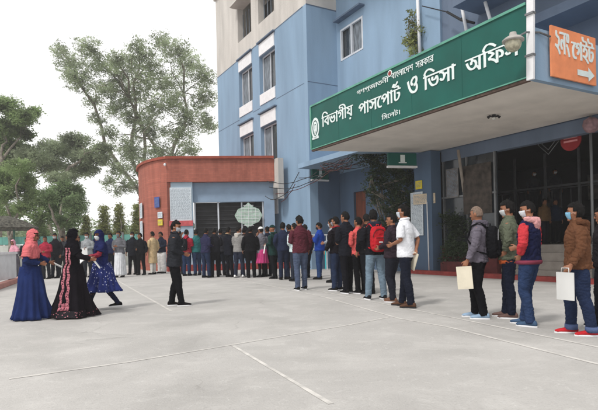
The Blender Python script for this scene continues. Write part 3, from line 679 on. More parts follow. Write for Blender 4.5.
curve = [KP1.lerp(KP1, 0)]; A = KP1; B = Vector((-8.55, 27.4, 0)); Cc = Vector((-7.7, 24.6, 0))
curve = [A * (1 - t) ** 2 + Cc * 2 * t * (1 - t) + B * t * t for t in [i / 8 for i in range(9)]]
KT = 5.22; KB = 4.15
side_poly = [(p.x, p.y) for p in curve]; back = [(-8.7, 31.0), (-5.3, 31.0)]
inn = [(p.x + .25, p.y + .25) for p in curve][::-1]
kput('curved_wall', MB().prism(side_poly[::-1] + [(p[0], p[1]) for p in inn[::-1]], 0, KB - .0), BRK)
full = [(KP2.x, KP2.y)] + side_poly + back
kput('parapet', MB().prism(full[::-1], KB + .002, KT), BRK)
ov = [(KP2.x, KP2.y - .12), (KP1.x - .02, KP1.y - .12)] + [(p[0] - .1, p[1] - .04) for p in side_poly[1:]] + back
kput('coping', MB().prism(ov[::-1], KT, KT + .12), mat('brick_coping', s2l((150, 76, 60)), rough=.85, var=.1, scale=5, dirt=.3))
KX = (KP2 - KP1); KL = KX.length; kd = KX.normalized(); kn = Vector((-kd.y, kd.x, 0))
def kf(p): return KP1 + kd * p.x + kn * p.y + Vector((0, 0, p.z))
KW = mat('grey_blue_wall', s2l((140, 160, 182)), rough=.85, var=.05, scale=2, dirt=.2)
kput('wall', MB().box(0, 1.15, .12, .4, 0, KB, kf), mat('pale_blue_pier', s2l((170, 190, 205)), rough=.85, var=.05, scale=2, dirt=.2))
kput('wall', MB().box(1.152, KL, .35, .6, 3.22, KB, kf), KW); kput('wall', MB().box(1.152, KL, .35, .6, 0, .85, kf), KW); kput('wall', MB().box(4.5, KL, .34, .6, .85, 3.22, kf), KW)
wo = kput('window', MB().box(1.16, 4.5, .75, .8, .85, 3.22, kf), BLACKP)
lv = MB()
for q in range(11): lv.box(1.2, 4.45, .7, .74, 1.0 + q * .2, 1.03 + q * .2, kf)
lv.v = [tuple(Vector(p) - KP1) for p in lv.v]; lv.build('louvre', mat('dark_louvre', (.05, .05, .055), rough=.5), wo)
mb = MB()
for a in (1.18, 2.28, 3.4, 4.42): mb.box(a, a + .07, .5, .58, .85, 3.22, kf)
mb.v = [tuple(Vector(p) - KP1) for p in mb.v]; mb.build('frame', FRAMEW, wo)
kput('plinth', MB().box(-.0, KL + 1.3, -.4, .1, 0, .28, kf), RED)
# white guard rail before the kiosk window
gr = tag(empty('white_railing', kf(Vector((1.2, -.35, 0)))), 'white tubular railing below the kiosk window behind the queue', 'railing')
mb = MB()
for z in (.75, 1.15): mb.tube([kd * 0 + Vector((0, 0, z)), kd * 4.4 + Vector((0, 0, z))], .03, 6)
mb.build('rail', WHITEP, gr, sm=True); mb = MB()
for q in range(19): mb.tube([kd * q * .244 + Vector((0, 0, .28)), kd * q * .244 + Vector((0, 0, 1.13))], .017, 6)
mb.build('baluster', WHITEP, gr, sm=True)
def flat(name, px0, py0, px1, py1, fn, m, label, cat, th=.02, group=None, mb=None):
    pass
NOT = mat('printed_notice_sheet', s2l((206, 214, 220)), rough=.8, var=.06, scale=22)
YEL = mat('yellow_paper', s2l((216, 196, 60)), rough=.8); 
def board(name, origin, ax, wd, ht, m, label, cat, th=.02, group=None, nrm=None, text=True, tcol=None):
    """flat board lying along ax with rows of fine print bars"""
    o = tag(empty(name, origin), label, cat, group); o.rotation_euler = (0, 0, math.atan2(ax.y, ax.x))
    MB().box(0, wd, -th, 0, 0, ht).build('sheet', m, o, bevel=.003)
    if text:
        tb = MB(); rnd = random.Random(int(wd * 1000 + ht * 77)); z = ht - .08
        while z > .05:
            x = .05
            while x < wd - .08:
                l = rnd.uniform(.03, .12); tb.box(x, min(x + l, wd - .05), -th - .003, -th - .001, z, z + .014); x += l + .03
            z -= .045
        tb.build('print', tcol or mat('faded_print', s2l((120, 134, 150)), rough=.8), o)
    return o
board('notice_board', kf(Vector((.1, .11, 2.35))), kd, 1.0, 1.55, NOT, 'large white notice with red footer on the pier of the brick kiosk', 'notice')
nb = tag(MB().box(0, 1.15, -.04, 0, 0, .25).build('red_banner', mat('pinkish_red_banner', s2l((196, 92, 96)), rough=.8, var=.1, scale=8), None), 'faded red banner strip under the large white notice', 'banner'); nb.location = kf(Vector((0, .09, 2.1))); nb.rotation_euler = (0, 0, math.atan2(kd.y, kd.x))
# posters on the curved side
def curve_pt(t): return A * (1 - t) ** 2 + Cc * 2 * t * (1 - t) + B * t * t
for (t0, z0, w_, h_, m_, lb, nm) in ((.72, 2.6, .75, .75, NOT, 'upper white notice sheet on curved brick wall', 'notice_sheet'), (.72, 1.35, .75, 1.1, NOT, 'lower tall white notice sheet on curved brick wall', 'notice_sheet'), (.22, 3.0, .4, .5, mat('blue_sign_face', s2l((64, 84, 150)), rough=.6), 'small blue sign on brick wall near the kiosk corner', 'blue_sign'), (.16, 2.15, .35, .28, YEL, 'small yellow notice on brick wall beside the white notice', 'yellow_notice'), (.16, 2.5, .35, .28, NOT, 'small white notice above the yellow notice', 'small_notice')):
    p = curve_pt(t0); q = curve_pt(t0 - .04); ax = (q - p).normalized(); nn = Vector((ax.y, -ax.x, 0)); board(nm, p + nn * .05 + Vector((0, 0, z0)), ax, w_, h_, m_, lb, 'notice', th=.02)
# two small lamps on the parapet
for q, (t, z) in enumerate(((.0, 4.95), (.8, 3.6))):
    p = curve_pt(t); o = tag(empty('wall_bulb', p + Vector((-.05, -.08, z))), ('small white bulb high on the front corner of the brick parapet', 'small white bulb on the curved brick wall above the notices')[q], 'lamp', 'kiosk wall bulbs')
    MB().ell((0, 0, 0), (.06, .06, .07)).build('bulb', WHITEP, o, sm=True); MB().tube([(0, 0, .05), (.02, .1, .08)], .02).build('holder', GREYM, o)
# pale green diamond lattice board in the window
dm = tag(empty('hanging_diamond', kf(Vector((3.75, .2, 2.55)))), 'pale green diamond shaped glazed panel hanging before the kiosk window', 'ornament'); dm.rotation_euler = (0, 0, math.atan2(kd.y, kd.x))
P = []; n8 = [(0, .62), (.22, .42), (.5, .3), (.66, 0), (.5, -.3), (.22, -.42), (0, -.62), (-.22, -.42), (-.5, -.3), (-.66, 0), (-.5, .3), (-.22, .42)]
mb = MB(); mb.rings([[Vector((x, y, z)) for x, z in n8] for y in (0, .03)]); mb.build('pane', mat('pale_green_glass', s2l((168, 190, 176)), rough=.3, var=.15, scale=6), dm)
mb = MB()
for q in range(-3, 4): mb.box(-.6 + abs(q) * .12, .6 - abs(q) * .12, -.012, -.002, q * .16 - .01, q * .16 + .01); mb.box(q * .17 - .008, q * .17 + .008, -.016, -.013, -.55 + abs(q) * .1, .55 - abs(q) * .1)
mb.build('lattice', WHITEP, dm)
# second white panel between kiosk and tower
cput_ = tag(empty('meter_panel', W(TU0 + 1.6, TV - .3, 0)), 'whitewashed narrow panel joining brick kiosk and blue tower', 'panel'); cput_.rotation_euler = (0, 0, math.atan2(D1.y, D1.x))
MB().box(0, .55, -.0, .28, 3.3, 5.2).build('panel', BARE, cput_); MB().box(.1, .4, .281, .36, 3.3, 3.8).build('meter_box', GREYM, cput_)
# cables between kiosk, tower and porch
rnc = random.Random(5)
CAB = [mat('black_cable', (.02, .02, .022), rough=.6), mat('red_cable', s2l((84, 42, 40)), rough=.6)]
def cable(p, q, sag, r, m, label, wob=.08):
    pts = []
    for i in range(13):
        t = i / 12; pts.append(p.lerp(q, t) + Vector((rnc.gauss(0, wob) * .5, rnc.gauss(0, wob) * .3, -sag * 4 * t * (1 - t) + rnc.gauss(0, wob) * .4)) * (1 if 0 < i < 12 else 0))
    pts = [Vector(x) for x in pts]; pipe('cable', pts, r, m, label, 'cable', 'loose cables by the porch')
ends = [((268, 181), (318, 172), .25), ((270, 187), (332, 168), .35), ((276, 194), (345, 160), .3), ((300, 178), (350, 158), .2), ((266, 196), (300, 172), .5), ((318, 170), (372, 158), .15), ((322, 164), (365, 160), .2), ((330, 170), (385, 160), .12), ((282, 202), (296, 184), .1)]
CLB = ['black cable from the kiosk corner sagging to the small green wall sign', 'long black cable sagging from the kiosk corner under the canopy edge', 'red cable from the white panel up to the canopy', 'upper short black cable on the face of the blue tower', 'lowest looping black cable beside the white panel', 'red cable reaching farthest right, above the creeper', 'black cable just left of the thick cable tangle', 'black cable running into the top of the creeper', 'short red cable end against the blue tower']
for i, (a_, b_, sg_) in enumerate(ends):
    cable(at(*a_, 21.5), at(*b_, 20.3), sg_, .014, CAB[i % 3 == 2], CLB[i % 9], .025)
# hanging bundle (red/dark coils) at the porch's left end
tb0 = at(338, 162, 19.2); tgl = tag(empty('cable_tangle', tb0), 'thick tangle of red and dark cables hanging below the left end of the canopy', 'cables')
for i in range(9):
    p_, q_ = at(323 + rnc.uniform(-2, 3), 163 + i * .9, 19.4) - tb0, at(354, 153 + i * 1.6, 19.0) - tb0
    MB().tube([p_.lerp(q_, k / 10) + Vector((rnc.gauss(0, .02), rnc.gauss(0, .05), -.5 * (k / 10) * (1 - k / 10) + rnc.gauss(0, .035))) for k in range(11)], .014, 6).build('cable', CAB[i % 3 == 1], tgl, sm=True)
# green office sign boxes
def gsign(origin, ax, wd, ht, label):
    o = tag(empty('green_room_sign', origin), label, 'sign'); o.rotation_euler = (0, 0, math.atan2(ax.y, ax.x))
    MB().box(0, wd, -.12, 0, 0, ht).build('board', GREEN, o, bevel=.01); MB().box(-.02, wd + .02, -.13, .01, ht * .0 - .07, -.002).build('border', WHITEP, o)
    mb = MB(); mb.box(wd * .42, wd * .58, -.13, -.122, ht * .3, ht * .85); mb.box(wd * .36, wd * .64, -.129, -.121, ht * .2, ht * .28); mb.build('emblem', WLET, o)
    return o
gsign(W(TU0 - .32, TV + .05, 3.98), D2, .85, .55, 'small green sign with white emblem on the corner of the blue tower')
g2 = at(388, 166, 17.3); gsign(g2, Vector((.97, .22, 0)), 1.03, .43, 'green hanging sign under the canopy above the climbing plant')
# creeper by the porch and weed by the drain pipe
def creeper(name, pts, n, size, m, label, seed, stem_r=.03, base=None):
    rnd = random.Random(seed); cs = [(p, (r, r * .5, r)) for p, r in pts]; b = base or Vector(pts[-1][0]); t = tag(empty(name, b), label, 'plant')
    mb = MB()
    for q in range(5):
        mb.tube([Vector(p) - b + Vector((rnd.gauss(0, .1), rnd.gauss(0, .05), 0)) for p, r in pts], stem_r * rnd.uniform(.5, 1), 6)
    mb.build('stem', BARK, t, sm=True); v, f = leaves(cs, n, size, rnd); me = bpy.data.meshes.new('foliage'); me.from_pydata([p - b for p in v], [], f); me.update(); link('foliage', me, m, t)
pb = at(396, 268, 19.0); pb.z = 0
creeper('creeper', [(at(x, y, 19.0 + (x % 3) * .15), r) for x, y, r in ((360, 152, .35), (372, 158, .45), (385, 165, .5), (398, 170, .55), (408, 178, .5), (385, 185, .4), (396, 192, .5), (405, 200, .5), (390, 208, .4), (400, 218, .45), (410, 226, .4), (376, 200, .3), (396, 240, .4), (396, 262, .25), (376, 176, .4), (372, 190, .3), (410, 212, .35), (384, 225, .4), (404, 240, .35))], 9000, .065, LFD, 'dark leafy creeper climbing beside the porch above the queue', 31, base=pb)
creeper('wall_weed', [(wl(x, y, 3.85), r) for x, y, r in ((413, 14, .12), (412, 24, .16), (414, 33, .2), (413, 42, .22), (416, 50, .2), (410, 40, .2), (419, 28, .1))], 900, .07, LFC, 'bright green weed growing beside the white drain pipe', 32, .012)
# planter with shrub between column and steps
pc = W((E0 + CU[0]) / 2 + .3, V4 - .25, 0)
pl_ = tag(empty('planter_shrub', pc), 'dark potted shrub between porch column and steps', 'plant'); pl_.rotation_euler = (0, 0, math.atan2(D1.y, D1.x))
MB().box(-.5, .5, -.2, .2, 0, .45).build('planter', DKRED, pl_, bevel=.02)
v, f = leaves([(Vector((x, 0, z)), (.35, .25, .35)) for x, z in ((-.3, .8), (.1, .95), (.35, .7), (0, 1.4), (-.2, 1.7), (.2, 1.9))], 2600, .06, random.Random(8)); me = bpy.data.meshes.new('foliage'); me.from_pydata(v, [], f); me.update(); link('foliage', me, LFD, pl_)
# papers on the column; frontal side of the column (faces -v)
cw = CU[1] - CU[0]
board('notice_sheet', W(CU[1] + .18, V4 - .47, 1.35), -D1, .62, 1.55, NOT, 'tall white printed notice on the blue porch column', 'notice')
board('yellow_notice', W(CU[1] - .08, V4 - .455, 3.0), -D1, .33, .3, YEL, 'small yellow notice at the top of the blue porch column', 'notice')
board('cream_board', W(CU[1] - .1, V4 - .6, 2.45), (-D1 * .9 + D2 * .3).normalized(), .85, .36, mat('cream_card', s2l((206, 190, 166)), rough=.8), 'cream direction board on a thin stick beside the porch column', 'board')
pipe('board_stick', [W(CU[1] - .75, V4 - .55, 0), W(CU[1] - .7, V4 - .53, 2.5)], .02, WHITEP, 'thin white stick holding up the cream direction board', 'stick')
pipe('leaning_pole', [G(476, 272), at(459, 150, 16.6)], .05, mat('pale_wood_pole', s2l((150, 140, 130)), rough=.8), 'pale slim pole leaning up to the canopy behind the hooded man', 'pole')
PIC = mat('dim_poster', s2l((74, 66, 60)), rough=.7, var=.3, scale=5)
board('wall_poster', W(CU[0] - .25, V4 + .02, 2.6), -D1, .55, 1.0, mat('pale_poster', s2l((116, 114, 114)), rough=.7, var=.2, scale=4), 'pale upright poster on the dark glass right of the column', 'poster')
board('wall_poster', W(CU[0] - 1.0, V4 + .02, 2.0), -D1, 1.15, 1.6, PIC, 'large brownish poster on the dark glass behind the leaning pole', 'poster', text=False)
# red round sign, diamond sign in the lobby mouth
def inl(px, py, v): 
    u, z = wing_t(px, py, v); return u, z
ru, rz = inl(572, 140, 4.6)
rs_ = tag(empty('round_red_sign', W(ru, 4.6, rz)), 'round red sign with pale lettering bars hanging in the dark entrance', 'sign'); rs_.rotation_euler = (0, 0, math.atan2(-D1.y, -D1.x))
mb = MB(); mb.rings([[Vector((math.cos(t) * .3, y, math.sin(t) * .3)) for t in [2 * math.pi * k / 28 for k in range(28)]] for y in (-.03, 0)]); mb.build('disc', mat('sign_red', s2l((150, 34, 38)), rough=.6), rs_)
mb = MB(); mb.box(-.2, .2, -.036, -.031, .04, .09); mb.box(-.2, .2, -.036, -.031, -.06, -.01); mb.build('print', mat('pink_print', s2l((226, 150, 150)), rough=.7), rs_)
ru, rz = inl(549, 143, 4.7)
ds = tag(empty('diamond_ornament', W(ru, 4.7, rz)), 'thin outlined diamond ornament left of the round red sign', 'ornament'); ds.rotation_euler = (0, 0, math.atan2(-D1.y, -D1.x))
for r_, nm in ((.33, 'outer_frame'), (.2, 'inner_frame')):
    MB().tube([(0, 0, r_), (r_, 0, 0), (0, 0, -r_), (-r_, 0, 0), (0, 0, r_)], .014, 6).build(nm, GREYM, ds)
gp = W(*[inl(593, 200, 4.0)[0], 4.0]); pipe('steel_post', [Vector((gp.x, gp.y, 0)), Vector((gp.x, gp.y, 4.28))], .035, GREYM, 'slim steel post at the right edge of the entrance', 'post')
pk = inl(592, 125, 3.9); fl_ = tag(MB().ell((0, 0, 0), (.22, .15, .2), 14, 10, lambda p, d: p * (1 + .15 * noise.noise(d * 4))).build('hanging_bundle', mat('pinkish_bundle', s2l((150, 120, 124)), rough=.9, var=.2, scale=8), None, sm=True), 'pinkish cloth bundle hung at the top of the steel post', 'bundle'); fl_.location = W(pk[0], 3.9, pk[1])
# small white railing by the tower foot
rl = tag(empty('low_white_railing', W(3.9, 2.1, 0)), 'short white railing near the tower corner behind the blue jacket', 'railing'); rl.rotation_euler = (0, 0, math.atan2(D2.y, D2.x))
mb = MB(); 
for z in (.9, 1.5): mb.tube([(-1.2, 0, z), (1.3, 0, z)], .028, 6)
mb.build('rail', WHITEP, rl); mb = MB()
for q in range(6): mb.tube([(-1.2 + q * .5, 0, 0), (-1.2 + q * .5, 0, 1.5)], .022, 6)
mb.build('post', WHITEP, rl)
hz = bpy.data.materials.new('haze_air'); hz.use_nodes = True; n = hz.node_tree; n.nodes.remove(n.nodes['Principled BSDF'])
pv = n.nodes.new('ShaderNodeVolumePrincipled'); pv.inputs['Color'].default_value = (.97, .97, .98, 1); pv.inputs['Density'].default_value = .0011; pv.inputs['Anisotropy'].default_value = 0
n.links.new(pv.outputs[0], n.nodes['Material Output'].inputs['Volume'])
tag(MB().box(-48, 30, -4, 95, -1, 24).build('haze', hz), 'thin pale haze over the whole courtyard', 'haze', kind='stuff')
#PEOPLE

V = Vector
def mixv(a, b, t): return a + (b - a) * t
def headfn(bald=False):
    def f(p, d):
        p = p.copy()
        if d.z < -.15 and d.y > -.2: p.x *= 1 + d.z * .32; p.y *= 1 + d.z * .04          # jaw narrows
        if d.z < 0 and d.y < -.1: p.y *= 1 + d.z * .35                                      # nape
        if d.y > .75 and abs(d.z) < .3: p.y -= .006 * (1 - abs(d.z) / .3) * (1 if abs(d.x) > .12 else 0)   # eye sockets
        return p
    return f
def hand(mb, wrist, d, side, curl=.5, k=1.0, flip=1):
    """palm, four unequal bent fingers, thumb from the side of the palm"""
    d = d.normalized(); n = d.cross(side).normalized(); s = n.cross(d).normalized()       # s = thumb side
    palm = wrist + d * .085 * k
    mb.rings([[wrist + d * t * k + (s * math.cos(a) * w_ + n * math.sin(a) * h_) * k for a in [2 * math.pi * q / 10 for q in range(10)]] for t, w_, h_ in ((-.01, .022, .019), (.02, .032, .018), (.055, .038, .017), (.088, .036, .013))])
    for q, (off_, ln) in enumerate(((.027, .070), (.009, .078), (-.010, .073), (-.028, .058))):
        p0 = wrist + (d * .078 + s * off_) * k; c = curl * (1 + .12 * q); p1 = p0 + (d * math.cos(c * .4) - n * flip * math.sin(c * .4)) * ln * .45 * k
        p2 = p1 + (d * math.cos(c * 1.2) - n * flip * math.sin(c * 1.2)) * ln * .32 * k; p3 = p2 + (d * math.cos(c * 2) - n * flip * math.sin(c * 2)) * ln * .25 * k
        mb.tube([p0, p1, p2, p3], [.0095 * k, .009 * k, .0082 * k, .0065 * k], 7)
    t0 = wrist + (d * .025 + s * .026) * k; t1 = t0 + (d * .03 + s * .028 - n * flip * .012) * k; t2 = t1 + (d * .03 + s * .006 - n * flip * .012) * k
    mb.tube([t0, t1, t2], [.0125 * k, .011 * k, .008 * k], 7)
ARMS = {  # elbow, wrist for the right arm (x>0); the left is mirrored
    'down': (V((.245, -.03, 1.13)), V((.255, .03, .90))), 'front': (V((.235, -.02, 1.13)), V((.09, .20, 1.08))),
    'phone': (V((.225, .04, 1.13)), V((.06, .19, 1.25))), 'mouth': (V((.20, .14, 1.20)), V((.05, .15, 1.40))),
    'back': (V((.265, -.09, 1.15)), V((.06, -.17, .98))), 'pocket': (V((.275, -.05, 1.14)), V((.20, .05, .96))),
    'hold': (V((.25, -.01, 1.13)), V((.265, .10, .91))), 'fold': (V((.235, .06, 1.14)), V((-.04, .17, 1.16))),
    'reach': (V((.235, .11, 1.19)), V((.20, .33, 1.12))), 'swing_f': (V((.235, .09, 1.14)), V((.23, .24, .97))), 'swing_b': (V((.25, -.14, 1.14)), V((.26, -.19, .90)))}
LEGS = {'stand': ((-.10, -.03, 0), (.10, .04, 0)), 'wide': ((-.15, .02, 0), (.15, -.03, 0)), 'stride': ((-.09, -.30, .06), (.09, .30, .0)), 'step': ((-.10, -.09, .0), (.10, .10, 0)), 'close': ((-.07, 0, 0), (.07, .02, 0))}
PEOPLE = []; INFOS = {}
def shell(c, r, keep, name, m, parent, th=.008, seg=28, rin=20, fn=None, nzamp=0.0, rough=8.0):
    mb = MB(); mb.ell(c, r, seg, rin, fn); me = mb.mesh(name); bm = bmesh.new(); bm.from_mesh(me); C_ = V(c)
    kill = [v for v in bm.verts if not keep(V(((v.co.x - C_.x) / r[0], (v.co.y - C_.y) / r[1], (v.co.z - C_.z) / r[2])))]
    bmesh.ops.delete(bm, geom=kill, context='VERTS')
    if nzamp:
        for v in bm.verts: v.co += (v.co - C_).normalized() * nzamp * noise.noise(v.co * 45 + C_)
    bm.normal_update(); geom = bmesh.ops.solidify(bm, geom=bm.faces[:], thickness=th); bmesh.ops.recalc_face_normals(bm, faces=bm.faces[:]); bm.to_mesh(me); bm.free(); smooth(me)
    return link(name, me, m, parent)
def person(px, head, foot, yaw, label, top=(60, 60, 65), bottom=(30, 32, 40), shoes=(25, 24, 24), arms=('down', 'down'), legs='stand', kind='jacket', hair='short', mask=None, sleeves=None,
           female=False, head_yaw=0, nod=0, lean=0, hem=None, hmin=1.56, hmax=1.80, group=None, z=0.0, near=False, topmat=None, botmat=None, skirt=None, short=False, hood=None, collar=None, cap=None, hijab=None, cuff=False, bulk=1.0, pants_w=1.0, undershirt=None, xoff=0, Yfix=None, cat='person', sandals=False, stripe=None):
    # find where the feet stand so that foot and head agree with a human height
    x_, yf = unroll(px, foot); _, yh = unroll(px, head)
    s = -yf / (CAM_H - z) if z < CAM_H else 30; h = (yh - yf) / s
    if Yfix: s = F / Yfix; h = min(max((yh - yf) / s, hmin), hmax)
    else:
        h = min(max(h, hmin), hmax); s2 = (yh - yf) / h; s = s2 * .5 + s * .5
        h = min(max((yh - (-(CAM_H - z) * s)) / s, hmin), hmax)
    loc = V((x_ / s, F / s, z)); K = h / 1.72
    e = empty('person', loc, R(yaw)); tag(e, label, 'person', group or 'people queueing in the courtyard')
    seed = len(PEOPLE) + 1; rnd = random.Random(seed * 7); PEOPLE.append(e)
    vox = (.008 if near else .013); vc = (.011 if near else .017); lo = not near
    sh = .175 if female else .19; hipw = .088
    if not lean: lean = rnd.uniform(-.03, .06)
    if not head_yaw: head_yaw = rnd.choice((-1, 1)) * rnd.uniform(2, 34)
    if not nod: nod = rnd.uniform(-4, 14)
    LN = lambda zz: V((0, lean * max(0, zz - .9), 0))        # forward lean grows above the hips
    lg = [tuple(c + rnd.uniform(-j, j) for c, j in zip(q, (.03, .05, 0))) for q in LEGS[legs]] if legs in ('stand', 'step') else LEGS[legs]; hipz = .90
    drop = .045 if legs == 'stride' else .012 if legs == 'step' else 0
    P = {}
    for i, sx in enumerate((-1, 1)):
        fx, fy, fz = lg[i]; hip = V((sx * hipw, 0, hipz - drop)); ank = V((fx, fy, .085 + fz)); mid = hip.lerp(ank, .5); d_ = (ank - hip).length
        bend = math.sqrt(max(0, .405 ** 2 - (d_ / 2) ** 2)); mid.y += min(bend, .12) + .012; P[i] = (hip, mid, ank)
    def A(i):
        sx = -1 if i == 0 else 1; el, wr = ARMS[arms[i]]; jr = random.Random(seed * 5 + i); el = el + V((0, jr.uniform(-.03, .03), jr.uniform(-.01, .01))); wr = wr + V((jr.uniform(-.02, .02), jr.uniform(-.03, .03), jr.uniform(-.03, .03))); q = V((sx, 1, 1)); shd = V((sx * sh, -.01, 1.385)) + LN(1.385)
        el = V((el.x * sx, el.y, el.z)) + LN(el.z); wr = V((wr.x * sx, wr.y, wr.z)) + LN(wr.z); return shd, el, wr
    ring = lambda zz, rx, ry, y=0, n=20: [V((math.cos(a) * rx, y + math.sin(a) * ry, zz)) + LN(zz) for a in [2 * math.pi * q / n for q in range(n)]]
    # ---- body: one continuous surface
    mb = MB(); bs = .93 if female else 1
    mb.rings([ring(zz, rx * bs, ry * bs, y) for zz, rx, ry, y in ((.82 - drop, .10, .08, 0), (.90 - drop, .155, .105, -.01), (1.0, .15, .10, 0), (1.12, .135, .092, .005), (1.25, .155, .10, .005), (1.36, .145, .085, -.005), (1.42, .10, .068, -.012), (1.455, .065, .06, -.012), (1.49, .053, .056, -.008), (1.55, .05, .055, .0))])
    for i in (0, 1):
        hp, kn, an = P[i]; mb.tube([hp, hp.lerp(kn, .4), kn, kn.lerp(an, .35) + V((0, -.012, 0)), an, an + V((0, .0, -.04))], [.085, .074, .052, .054, .036, .034], 12)
        mb.rings([[V((an.x + math.cos(a) * w_, an.y + y, an.z - .05 + math.sin(a) * hh + hh * .2)) for a in [2 * math.pi * q / 10 for q in range(10)]] for y, w_, hh in ((-.055, .022, .022), (-.02, .034, .032), (.06, .038, .026), (.12, .042, .018), (.165, .028, .012))])
        sd_, el, wr = A(i); mb.tube([sd_ + V((0, 0, -.0)), sd_.lerp(el, .35), el, el.lerp(wr, .3), wr], [.040, .042, .036, .036, .025], 10)
        dirn = (wr - el).normalized(); cu = rnd.uniform(.5, .9); cu = 1.1 if arms[i] in ('hold', 'front', 'phone', 'reach') else cu
        side = V((0, 1, 0)) if arms[i] in ('down', 'hold', 'pocket', 'back', 'swing_f', 'swing_b') else V((0, .2, 1))
        sgn = 1 if i else -1; sxx = side - dirn * side.dot(dirn)
        hand(mb, wr, dirn, sxx.normalized(), cu, 1.0 if not female else .92, flip=-1 if (i == 0) == (arms[i] in ('down', 'hold', 'pocket', 'swing_f', 'swing_b', 'back')) else 1)
    hc = V((0, .018, 1.597)) + LN(1.6)
    hm = Matrix.Rotation(R(head_yaw), 3, 'Z') @ Matrix.Rotation(R(-nod), 3, 'X')
    def HT(p): return hc + hm @ p
    hd = MB(); hd.ell((0, 0, 0), (.073, .095, .118), 22, 16, headfn())
    hd.rings([[V((math.cos(a) * w_, y + math.sin(a) * .004, zz + math.sin(a) * hh)) for a in [2 * math.pi * q / 8 for q in range(8)]] for y, zz, w_, hh in ((.085, .02, .007, .012), (.094, -.005, .010, .016), (.106, -.020, .013, .012), (.108, -.026, .010, .007))])
    for sx in (-1, 1): hd.ell((sx * .074, -.008, -.008), (.010, .020, .031), 8, 6)
    hd.ell((0, .086, -.058), (.026, .012, .006), 10, 6); hd.ell((0, .084, -.069), (.022, .012, .007), 10, 6); hd.ell((0, .06, -.098), (.03, .028, .018), 10, 6)
    hd.v = [tuple(HT(V(p))) for p in hd.v]; mb.add(hd.v, hd.f)
    me = remesh(mb, vox * .8 if near else vox, 2); body = link('body', me, SKIN, e)
    # face
    for sx in (-1, 1):
        ey = MB(); ey.ell(HT(V((sx * .031, .083, .006))), (.012, .010, .007), 8, 6); ey.build('eye', mat('eye_dark', (.03, .022, .02), rough=.2, spec=.6), body, sm=True)
        eb = MB(); eb.tube([HT(V((sx * .016, .092, .027))), HT(V((sx * .033, .089, .032))), HT(V((sx * .050, .074, .026)))], [.004, .005, .003], 6); eb.build('eyebrow', HAIR, body, sm=True)
    def child_shell(r, keep, name, m, th=.008, amp=0.0, c=(0, 0, 0), fn=None):
        o = shell(c, r, keep, name, m, e, th, fn=fn, nzamp=amp)
        for v in o.data.vertices: v.co = HT(v.co)
        return o
    if mask is not None:
        child_shell((.080, .108, .122), lambda d: d.y > .28 and -.86 < d.z < -.02 + .12 * d.y, 'face_mask', cloth(mask) if isinstance(mask, tuple) else mask, .004, fn=lambda p, d: V((p.x * (1 + min(0, d.z) * .25), p.y * (1.02 + .10 * max(0, d.y - .7)), p.z)))
        lp_ = MB()
        for sx in (-1, 1):
            for zz in (-.012,): lp_.tube([HT(V((sx * .072, .035, zz))), HT(V((sx * .082, .01, zz * .5))), HT(V((sx * .083, -.012, -.012)))], .0013, 5)
        for _v in ():pass
        if near: lp_.build('mask_loop', WHITEP, e)
    if hair == 'short':
        child_shell((.079, .102, .125), lambda d: d.z > (.42 if d.y > .35 else -.12 if d.y > -.15 and abs(d.x) > .5 else -.55 if d.y < -.1 else .1) , 'hair', HAIR, .014, .012, (0, -.006, .006))
    elif hair == 'thick':
        child_shell((.085, .108, .131), lambda d: d.z > (.36 if d.y > .4 else -.12 if d.y > -.1 else -.6), 'hair', HAIR, .018, .022, (0, -.006, .012))
    elif hair == 'stubble':
        child_shell((.0765, .098, .1205), lambda d: d.z > (.45 if d.y > .35 else -.05 if d.y > -.15 else -.5), 'hair', mat('cropped_grey_hair', s2l((118, 100, 88)), rough=.8, var=.2, scale=40), .004, .001, (0, -.003, .003))
    if cap: child_shell((.089, .110, .128), lambda d: d.z > .18, 'cap', cloth(cap), .008, .003, (0, -.004, .010))
    # ---- trousers or skirt
    TOPM = topmat or cloth(top); BOTM = botmat or cloth(bottom)
    if skirt is None or skirt[1] > .2:
        mb = MB(); mb.rings([ring(zz, rx, ry, y) for zz, rx, ry, y in ((.80 - drop, .14, .10, -.005), (.88 - drop, .175, .125, -.012), (.96, .168, .118, -.004), (1.03, .155, .108, 0))])
        for i in (0, 1):
            hp, kn, an = P[i]; w_ = pants_w * (.84 if skirt else 1); hp2 = hp + V((0, -.01, .0))
            mb.tube([hp2, hp2.lerp(kn, .45), kn + V((0, .004, 0)), kn.lerp(an, .3) + V((0, -.012, 0)), kn.lerp(an, .8) + V((0, -.006, 0)), an + V((0, 0, -.03))], [.102, .092 * w_, .071 * w_, .070 * w_, .062 * w_, .064 * w_], 14)
        link('trousers', remesh(mb, vc, 2, .007, 10, seed), BOTM, e)
        if cuff:
            for i in (0, 1):
                an = P[i][2]; c_ = MB(); c_.tube([an + V((0, -.004, .04)), an + V((0, -.004, .038)), an + V((0, -.002, -.03))], [.074, .082, .082], 16); c_.build('trouser_cuff', cloth(tuple(min(255, int(v * 1.4 + 30)) for v in bottom)), e, sm=True)
    if skirt is not None:
        zt, zb, rb, sc = skirt     # top z, hem z, hem radius, colour
        n = 120; rg = []
        for q in range(15):
            t = q / 14; zz = zb + (zt - zb) * t; rr = .172 + (rb - .172) * (1 - t) ** 2.0 + .035 * math.sin(min(1, (1 - t) * 3.2) * math.pi * .5); ring_ = []
            cy = (lg[0][1] + lg[1][1]) * .5 * (1 - t)
            for a_ in range(n):
                a = 2 * math.pi * a_ / n; fo = (1 + (1 - t) * ((.20 if near else .09) * math.sin(a * 6 + seed + 2 * t) * (.6 + .4 * math.sin(a * 2 + seed)) + (.10 if near else .05) * math.sin(a * 15 + seed * 2 - 3 * t)) + .05 * noise.noise(V((math.cos(a), math.sin(a), zz * 3 + seed))))
                ring_.append(V((math.cos(a) * rr * fo * .92, cy + math.sin(a) * rr * fo * 1.05, zz - (0 if q else .0))) + LN(zz))
            rg.append(ring_)
